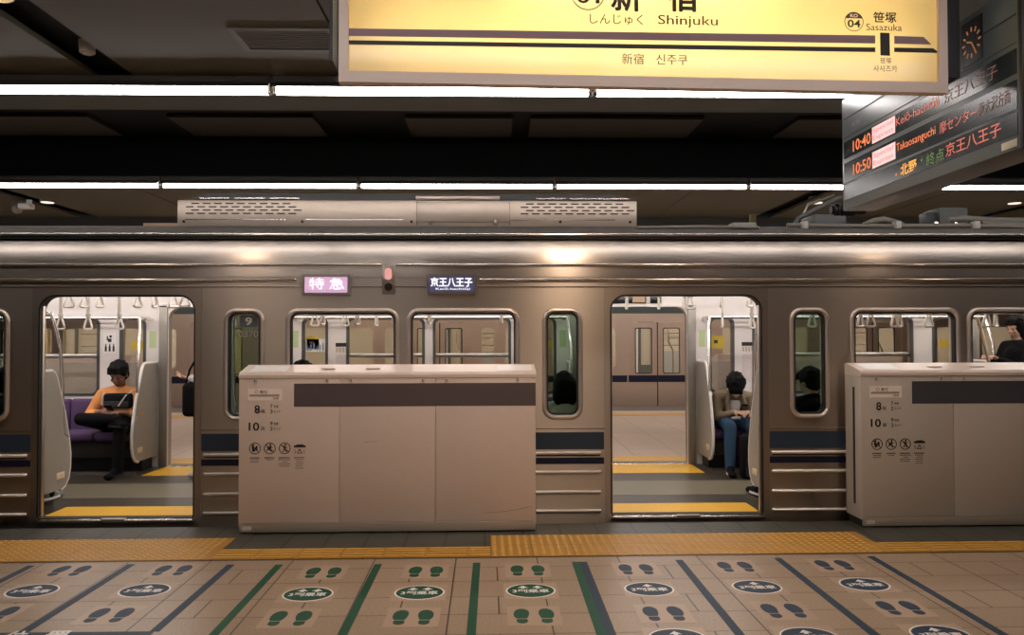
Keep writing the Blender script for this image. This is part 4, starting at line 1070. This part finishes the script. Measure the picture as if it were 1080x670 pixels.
# ------------------------------------------------------------------ people
def remesh(mb, name, mat, voxel, parent=None, smooth=3, label=None):
    bmesh.ops.recalc_face_normals(mb.bm, faces=mb.bm.faces[:])
    me = bpy.data.meshes.new(name); mb.bm.to_mesh(me); mb.bm.free()
    o = bpy.data.objects.new('tmp', me); COL.objects.link(o)
    r = o.modifiers.new('r', 'REMESH'); r.mode = 'VOXEL'; r.voxel_size = voxel
    s = o.modifiers.new('s', 'SMOOTH'); s.factor = .5; s.iterations = smooth
    dg = bpy.context.evaluated_depsgraph_get(); m2 = bpy.data.meshes.new_from_object(o.evaluated_get(dg))
    bpy.data.objects.remove(o); bpy.data.meshes.remove(me)
    m2.materials.clear(); m2.materials.append(mat)
    m2.polygons.foreach_set('use_smooth', [True]*len(m2.polygons))
    return link(name, m2, parent, label)
def basis(fwd, up):
    f = V(fwd).normalized(); u = (V(up) - f*V(up).dot(f)).normalized(); r = u.cross(f)*-1
    return Matrix((( -r.x, -f.x, u.x), (-r.y, -f.y, u.y), (-r.z, -f.z, u.z)))   # columns: x, y (back), z (up)
def hand(mb, wrist, d, n, left):
    d = V(d).normalized(); n = (V(n) - d*V(n).dot(d)).normalized(); s = d.cross(n)*(1 if left else -1)
    pc = V(wrist) + d*.045
    mb.ball(pc, (.04, .05, .016), 10, Matrix((s, d, n)).transposed())
    for i, L in enumerate((.9, 1.0, .95, .75)):
        b = pc + d*.036 + s*(i - 1.5)*.019; p1 = b + (d*.9 + n*.42).normalized()*.036*L; p2 = p1 + (d*.4 + n*.9).normalized()*.027*L; p3 = p2 + (d*-.1 + n).normalized()*.018*L
        mb.limb(b, p1, .0095, .009); mb.limb(p1, p2, .009, .0082); mb.limb(p2, p3, .0082, .007)
    b = pc - s*.030 - d*.015; p1 = b + (d*.6 - s*.55 + n*.5).normalized()*.035; p2 = p1 + (d*.8 + n*.5 + s*.1).normalized()*.028
    mb.limb(b, p1, .012, .010); mb.limb(p1, p2, .010, .0085)

def person(j, label, skin, top, trousers, hair='short', hairs=1.06, shoe=blackcl, sole=whitepr, facedir=(0, -1, 0), tilt=0, group=None, voxel=.008, mask=False, bare_fore=False, heads=1.0):
    """j: joint dict in world space. Left/right are as seen from the camera."""
    f = V(facedir).normalized(); side = f.cross(EZ)
    hf = (f*math.cos(tilt) - EZ*math.sin(tilt)); hu = (EZ*math.cos(tilt) + f*math.sin(tilt))
    R = Matrix((hf.cross(hu), -hf, hu)).transposed()
    H = V(j['head'])
    def hl(x, y, z): return H + R @ V((x, y, z))*heads
    b = MB()
    b.ball(hl(0, .012, .025), V((.076, .095, .095))*heads, 16, R); b.ball(hl(0, -.018, -.045), V((.058, .068, .072))*heads, 14, R); b.ball(hl(0, -.05, -.085), (.03, .028, .026), 10, R)
    b.limb(hl(0, -.088, .01), hl(0, -.108, -.028), .009, .014); b.ball(hl(-.013, -.098, -.032), .009, 8); b.ball(hl(.013, -.098, -.032), .009, 8)
    b.ball(hl(0, -.086, -.062), (.024, .010, .008), 10, R); b.ball(hl(0, -.083, -.074), (.020, .010, .007), 10, R)
    b.limb(hl(-.035, -.077, .018), hl(.035, -.077, .018), .010, .010)
    for sx in (-1, 1): b.ball(hl(sx*.078, .01, -.012), (.010, .020, .032), 10, R); b.ball(hl(sx*.04, -.068, -.03), (.02, .014, .018), 8, R)
    b.limb(j['neck'], hl(0, .02, -.06), .055, .05)
    b.limb(j['chest'], j['neck'], .10, .055)
    b.limb(j['hip'], j['chest'], .13, .13)
    for s in 'LR':
        b.limb(j['neck'] - EZ*.03, j['sh'+s], .05, .048); b.limb(j['sh'+s], j['el'+s], .047, .037); b.limb(j['el'+s], j['wr'+s], .037, .026)
        hand(b, j['wr'+s], j['hd'+s], j['hn'+s], s == 'L')
        b.limb(j['hp'+s], j['kn'+s], .078, .055); b.limb(j['kn'+s], j['an'+s], .052, .036); b.limb(j['an'+s], j['to'+s], .030, .016)
    body = remesh(b, 'person', skin, voxel)
    c = V(j['hip']); base = V((c.x, c.y, FL))
    body.data.transform(Matrix.Translation(-base)); body.location = base
    tag(body, label, 'person', group)
    # eyes
    q = MB()
    for sx in (-1, 1): q.ball(hl(sx*.031, -.083, -.006), (.012, .007, .006), 10, R)
    q.build('eyes', eyem, body)
    # hair
    h = MB(); hs = hairs*heads
    h.ball(hl(0, .026, .045), V((.086, .098, .092))*hs, 16, R); h.ball(hl(0, .055, -.01), V((.076, .066, .075))*hs, 14, R); h.ball(hl(0, -.035, .095), V((.062, .055, .035))*hs, 12, R)
    for sx in (-1, 1): h.ball(hl(sx*.072, .0, .025), V((.018, .035, .03))*hs, 8, R)
    rn = random.Random(len(label))
    for k in range(70):          # tufts
        th = rn.uniform(0, 2*PI); ph = rn.uniform(-.15, 1.45)
        x_, y_, z_ = math.cos(ph)*math.sin(th), math.cos(ph)*math.cos(th), math.sin(ph)
        if y_ < -.55 and z_ < .45: continue
        h.ball(hl(x_*.080*hairs, .026 + y_*.092*hairs, .040 + z_*.088*hairs), rn.uniform(.014, .022)*heads, 6)
    for k in range(7): h.limb(hl(-.05 + k*.017, -.062, .098), hl(-.058 + k*.019, -.090, .052 + .012*rn.random()), .018*heads, .010*heads)
    if hair in ('bob', 'long'):
        for sx in (-1, 0, 1): h.ball(hl(sx*.055, .04, -.06), V((.055, .065, .11))*hs, 12, R)
        h.ball(hl(0, .035, .01), V((.103, .098, .12))*hs, 14, R)
    if hair == 'long':
        h.ball(hl(0, .07, -.16), V((.09, .05, .14))*hs, 12, R)
    remesh(h, 'hair', hairm, .007, body, 1)
    # top
    t = MB(); N = V(j['neck'])
    t.limb(V(j['hip']) + EZ*.02, j['chest'], .148, .150); 
    dn = side*.10
    t.limb(V(j['hip']) + dn*.6 + EZ*.03, V(j['chest']) + dn*.75, .115, .115); t.limb(V(j['hip']) - dn*.6 + EZ*.03, V(j['chest']) - dn*.75, .115, .115)
    t.limb(j['chest'], N - EZ*.035, .13, .075)
    for s in 'LR':
        t.limb(N - EZ*.05, j['sh'+s], .075, .066); t.limb(j['chest'], j['sh'+s], .11, .066); t.limb(j['sh'+s], j['el'+s], .066, .052)
        e = V(j['el'+s]); w = V(j['wr'+s])
        t.limb(e, e + (w - e)*(.45 if bare_fore else .93), .052, .044 if bare_fore else .036)
    remesh(t, 'jacket' if top is not orange else 'shirt', top, .010, body, 3)
    # collar
    q = MB()
    ax = (hl(0, .02, -.06) - N).normalized(); q.tubepath([N + R @ V((.064*math.cos(a), .06*math.sin(a), .0)) for a in [2*PI*k/16 for k in range(16)]], .016, 8, True)
    q.build('collar', whitecl if mask else top, body)
    # trousers and shoes
    t = MB(); t.limb(V(j['hpL']), V(j['hpR']), .125, .125)
    for s in 'LR':
        a = V(j['an'+s]); k = V(j['kn'+s]); t.limb(j['hp'+s], k, .098, .070); t.limb(k, a + (a - k).normalized()*.025, .070, .054)
    remesh(t, 'trousers', trousers, .010, body, 3)
    for s in 'LR':
        a = V(j['an'+s]); to = V(j['to'+s]); dd = (to - a); fl_ = V((dd.x, dd.y, 0)); 
        if fl_.length < .02: fl_ = dd
        fl_ = fl_.normalized(); up = EZ - fl_*EZ.dot(fl_)
        q = MB(); heel = a - fl_*.045; sd = fl_.cross(up).normalized(); up = sd.cross(fl_).normalized()
        Q = Matrix((sd, fl_, up)).transposed(); zb = to - up*.0
        q.ball(heel + fl_*.03 - up*.035, (.040, .055, .045), 12, Q); q.limb(heel + fl_*.05 - up*.045, to - up*.005, .043, .036); q.ball(to, (.046, .055, .032), 12, Q); q.limb(a + up*.02, a - up*.03, .045, .043); q.limb(a - up*.02 + fl_*.02, to + up*.002 - fl_*.03, .043, .032)
        so = remesh(q, 'shoe', shoe, .008, body, 2)
        q = MB(); pts = []
        for k in range(20):
            an = 2*PI*k/20; v = math.sin(an); pts.append((.044*math.cos(an), .10 + .145*v))
        q.prism(pts, heel - fl_*.01 - up*.085, sd, fl_, up*.022); q.build('sole', sole, so, False)
    if mask:
        q = MB(); q.ball(hl(0, -.055, -.055), (.055, .05, .045), 14, R); q.build('mask', whitecl, body)
    return body

def seated(x, yh, face, dz=0, dx_knee=.0, foot_dx=0, spread=.1, lean=0.0):
    """default seated pose; face = -1 towards the camera, +1 away from it"""
    F = FL + dz; s = face
    P = lambda dx, dy, z: V((x + dx, yh + s*dy, FL + z + dz))
    j = dict(hip=P(0, 0, .55), chest=P(0, -.02 + lean, .85), neck=P(0, .02 + lean*1.6, 1.0), head=P(0, .05 + lean*2, 1.12))
    for n, sg in (('L', -1), ('R', 1)):
        j['sh'+n] = P(sg*.185, lean*1.2, .93); j['el'+n] = P(sg*.235, .12 + lean, .68); j['wr'+n] = P(sg*.07, .33, .66)
        j['hd'+n] = V((-sg*.6, s*.8, .0)); j['hn'+n] = V((0, 0, -1))
        j['hp'+n] = P(sg*.09, .02, .54); kx = sg*spread + dx_knee
        j['kn'+n] = V((x + kx, yh + s*.44, FL + .50)); j['an'+n] = V((x + kx + foot_dx, yh + s*.46, FL + .10)); j['to'+n] = V((x + kx + foot_dx*1.3, yh + s*.62, FL + .035))
    return j
HY_ = 9.14
# man in orange, cross-legged on the far bench
j = seated(-4.27, HY_, -1)
j.update(chest=V((-4.27, 9.16, .86)), neck=V((-4.255, 9.12, .985)), head=V((-4.235, 9.035, 1.125)),
  shL=V((-4.46, 9.13, .90)), shR=V((-4.06, 9.13, .90)), elL=V((-4.53, 8.98, .685)), elR=V((-3.99, 9.0, .69)), wrL=V((-4.30, 8.83, .735)), wrR=V((-4.12, 8.83, .72)),
  hdL=V((.75, -.6, .05)), hdR=V((-.75, -.6, .05)), hnL=V((.3, .3, -.9)), hnR=V((-.3, .3, -.9)),
  hpL=V((-4.36, 9.1, .575)), hpR=V((-4.18, 9.1, .575)), knL=V((-4.50, 8.74, .66)), anL=V((-4.10, 8.66, .665)), toL=V((-3.97, 8.60, .61)),
  knR=V((-4.06, 8.70, .555)), anR=V((-4.07, 8.68, .14)), toR=V((-4.10, 8.54, .065)))
m1 = person(j, 'person in an orange shirt and black trousers sitting cross-legged on the purple bench', skin1, orange, blackcl, tilt=.42, heads=1.1, hairs=1.08, bare_fore=True, sole=greycl, voxel=.007)
bag = thing('shoulder_bag', 'black bag with grey strap held against the chest of the person in orange', 'bag', (-4.17, 8.93, .78))
MB().box(-4.335, -4.03, 8.875, 8.975, .755, .925, .035, 3).build('body', blackcl, bag)
MB().box(-4.32, -4.05, 8.865, 8.88, .77, .84, .006).build('pocket', greycl, bag)
q = MB(); q.tubepath([(-4.37, 8.98, .93), (-4.345, 8.90, .90), (-4.335, 8.865, .80)], .008, 6); q.build('strap', M('strap_grey', (.4, .37, .34), .7), bag)
q = MB(); q.tubepath([(-4.05, 8.97, .95), (-4.08, 8.87, .90), (-4.15, 8.855, .79)], .008, 6); q.build('strap', MATS['strap_grey'], bag)
def phone(c, rx, lab):
    t = thing('smartphone', lab, 'phone', c)
    q = MB().box(c[0] - .037, c[0] + .037, c[1] - .075, c[1] + .075, c[2] - .004, c[2] + .004, .003); q.build('body', blackg, t)
    q = MB().box(c[0] - .033, c[0] + .033, c[1] - .068, c[1] + .068, c[2] + .004, c[2] + .0047); q.build('screen', M('phone_screen', (.1, .1, .12), .1, emit=(.5, .55, .6), estr=.5), t, False)
    t.rotation_euler = (rx, 0, 0); return t
phone((-4.205, 8.775, .765), -.7, 'dark phone in the hands of the person in orange')
# man in a beige jacket, head bowed
j = seated(2.72, HY_, -1)
j.update(chest=V((2.72, 9.08, .82)), neck=V((2.71, 8.955, .93)), head=V((2.70, 8.84, .99)),
  shL=V((2.55, 9.03, .86)), shR=V((2.90, 9.03, .85)), elL=V((2.53, 8.95, .63)), elR=V((2.94, 8.94, .63)), wrL=V((2.66, 8.76, .70)), wrR=V((2.81, 8.76, .70)),
  hdL=V((.55, -.75, .1)), hdR=V((-.55, -.75, .1)), hnL=V((.3, .3, -.9)), hnR=V((-.3, .3, -.9)),
  hpL=V((2.63, 9.1, .575)), hpR=V((2.81, 9.1, .575)), knL=V((2.58, 8.67, .555)), knR=V((2.83, 8.68, .55)), anL=V((2.555, 8.60, .135)), toL=V((2.535, 8.45, .07)), anR=V((2.88, 8.80, .135)), toR=V((2.90, 8.65, .07)))
m2 = person(j, 'person in a beige jacket and blue jeans bowing over a phone in the right doorway', skin2, beige, denim, facedir=(-.3, -1, 0), tilt=1.35, heads=1.08, hairs=1.16, mask=True, voxel=.007)
q = MB(); q.ball((2.705, 8.975, .79), (.085, .07, .15), 14); q.build('shirt', whitecl, m2)
for sg in (-1, 1):
    q = MB(); q.limb((2.71 + sg*.055, 8.92, .93), (2.715 + sg*.095, 8.895, .80), .022, .026); q.limb((2.715 + sg*.095, 8.895, .80), (2.715 + sg*.085, 8.90, .66), .026, .022); remesh(q, 'lapel', beige, .008, m2, 2)
q = MB(); q.tubepath([(2.58, 8.93, .66), (2.66, 8.86, .625), (2.75, 8.86, .63)], .018, 8); q.build('shirt_hem', whitecl, m2)
phone((2.735, 8.69, .755), -.7, 'dark phone held by the person in the beige jacket')
bp = thing('backpack', 'black backpack standing on the train floor between the feet of the person in jeans', 'backpack', (2.73, 8.45, FL))
MB().box(2.63, 2.87, 8.36, 8.56, FL, .49, .05, 3).build('body', blackcl, bp)
MB().box(2.65, 2.85, 8.325, 8.37, .06, .27, .025, 3).build('pocket', greycl, bp)
q = MB(); q.tubepath([(2.71, 8.47, .48), (2.72, 8.47, .53), (2.79, 8.47, .53), (2.80, 8.47, .48)], .009, 6); q.build('handle', blackcl, bp)
q = MB(); q.tubepath([(2.66, 8.38, .45), (2.65, 8.34, .2), (2.74, 8.30, .045), (2.80, 8.28, .04)], .008, 6); q.build('strap', blackcl, bp)
# passengers on the near bench, backs to the windows
NB = 7.035
j = seated(.62, NB, 1, dz=-.06, lean=.0); person(j, 'person with bobbed dark hair, back to the narrow window left of right doorway', skin2, M('pale_cloth', (.45, .45, .40), .9), blackcl, hair='bob', facedir=(0, 1, 0), tilt=.35)
j = seated(2.83, NB, 1, dz=-.02, dx_knee=-.10, foot_dx=-.13, spread=.09); person(j, 'person with short hair, dark silhouette in narrow window right of the right doorway', skin2, blackcl, blackcl, facedir=(-.35, 1, 0), tilt=.3)
j = seated(-4.28, NB, 1, foot_dx=.03); person(j, 'person on the near bench left of the left doorway, only a grey sneaker showing', skin2, greycl, blackcl, shoe=M('sneaker_grey', (.22, .22, .2), .6), facedir=(0, 1, 0))
j = seated(-1.70, NB, 1, dz=.055); person(j, 'person whose dark hair just shows above the gate in the wide window', skin2, greycl, blackcl, facedir=(0, 1, 0))
# standing figures
def standing(x, y, f, h=1.72):
    f = V(f).normalized(); s = f.cross(EZ); k = h/1.72
    P = lambda a, b, z: V((x, y, FL)) + f*a*k + s*b*k + EZ*z*k
    j = dict(hip=P(0, 0, .93), chest=P(0, 0, 1.27), neck=P(0, 0, 1.44), head=P(.03, 0, 1.59))
    for n, sg in (('L', -1), ('R', 1)):
        j['sh'+n] = P(0, sg*.18, 1.38); j['el'+n] = P(-.02, sg*.24, 1.10); j['wr'+n] = P(.10, sg*.22, .88); j['hd'+n] = f*.3 - EZ; j['hn'+n] = -s*sg
        j['hp'+n] = P(0, sg*.09, .90); j['kn'+n] = P(.03, sg*.10, .50); j['an'+n] = P(0, sg*.10, .10); j['to'+n] = P(.15, sg*.115, .04)
    return j, P
j, P = standing(-3.09, 8.72, (-1, 0, 0), 1.66)
for n in 'LR': j['el'+n] = P(-.06, -.22 if n == 'L' else .22, 1.08); j['wr'+n] = P(.20, -.14 if n == 'L' else .12, 1.12); j['hd'+n] = V((-.8, 0, .1)); j['hn'+n] = V((-.4, 0, .7))
person(j, 'standing person mostly hidden by the right edge of the left doorway, black trousers, pale sneaker', skin2, whitecl, blackcl, shoe=M('sneaker_pale', (.45, .43, .38), .6), facedir=(-1, 0, 0), tilt=.3)
hb = thing('handbag', 'black bag hanging at the hip of the standing person at left doorway edge', 'bag', (-3.2, 8.62, .7))
MB().box(-3.33, -3.10, 8.50, 8.60, .70, 1.06, .05, 3).build('body', blackcl, hb)
q = MB(); q.tubepath([(-3.30, 8.55, 1.03), (-3.26, 8.56, 1.2), (-3.16, 8.58, 1.38)], .012, 6); q.build('strap', blackcl, hb)
q = MB(); q.tubepath([(-3.12, 8.55, 1.03), (-3.12, 8.56, 1.2), (-3.12, 8.58, 1.38)], .012, 6); q.build('strap', blackcl, hb)
j, P = standing(5.86, 8.75, (-1, -.15, 0), 1.74)
for n in 'LR': j['el'+n] = P(.12, -.20 if n == 'L' else .20, 1.13); j['wr'+n] = P(.30, -.03 if n == 'L' else .05, 1.25); j['hd'+n] = V((-.8, -.3, .3)); j['hn'+n] = V((-.2, 0, -.9))
person(j, 'standing person in dark clothes with long dark hair, in the rightmost window', skin2, blackcl, blackcl, hair='long', facedir=(-1, -.25, 0), tilt=.25)
q = MB(); q.tubepath([atY(1030, 334, 7.9), atY(1036, 352, 7.9), atY(1042, 378, 7.9), atY(1046, 396, 7.9) - EZ*.0, V((5.02, 7.9, .6)), V((5.02, 7.9, FL))], .016, 8); tr(q, 'grab_pole', chrome)

# ------------------------------------------------------------------ camera, world, view
cam = bpy.data.cameras.new('Camera'); co = bpy.data.objects.new('Camera', cam); COL.objects.link(co)
cam.sensor_fit = 'HORIZONTAL'; cam.sensor_width = 36; cam.lens = 36*FPX/1080; cam.clip_end = 100; cam.clip_start = .05
fw = V((math.sin(YAW)*math.cos(PITCH), math.cos(YAW)*math.cos(PITCH), math.sin(PITCH)))
rt = V((math.cos(YAW), -math.sin(YAW), 0)); up = rt.cross(fw)
c, s = math.cos(ROLL), math.sin(ROLL)
r2 = rt*c + up*s; u2 = up*c - rt*s
Mx = Matrix((r2, u2, -fw)).transposed().to_4x4(); Mx.translation = V((0, 0, CZ)); co.matrix_world = Mx
S.camera = co
w = bpy.data.worlds.new('World'); S.world = w; w.use_nodes = True
w.node_tree.nodes['Background'].inputs[0].default_value = (.006, .007, .007, 1); w.node_tree.nodes['Background'].inputs[1].default_value = .5
S.view_settings.view_transform = 'Standard'; S.view_settings.look = 'None'; S.view_settings.exposure = 0.0; S.view_settings.gamma = 1
S.view_settings.use_curve_mapping = False
S.cycles.max_bounces = 8; S.cycles.transparent_max_bounces = 16
S.cycles.sample_clamp_indirect = 6
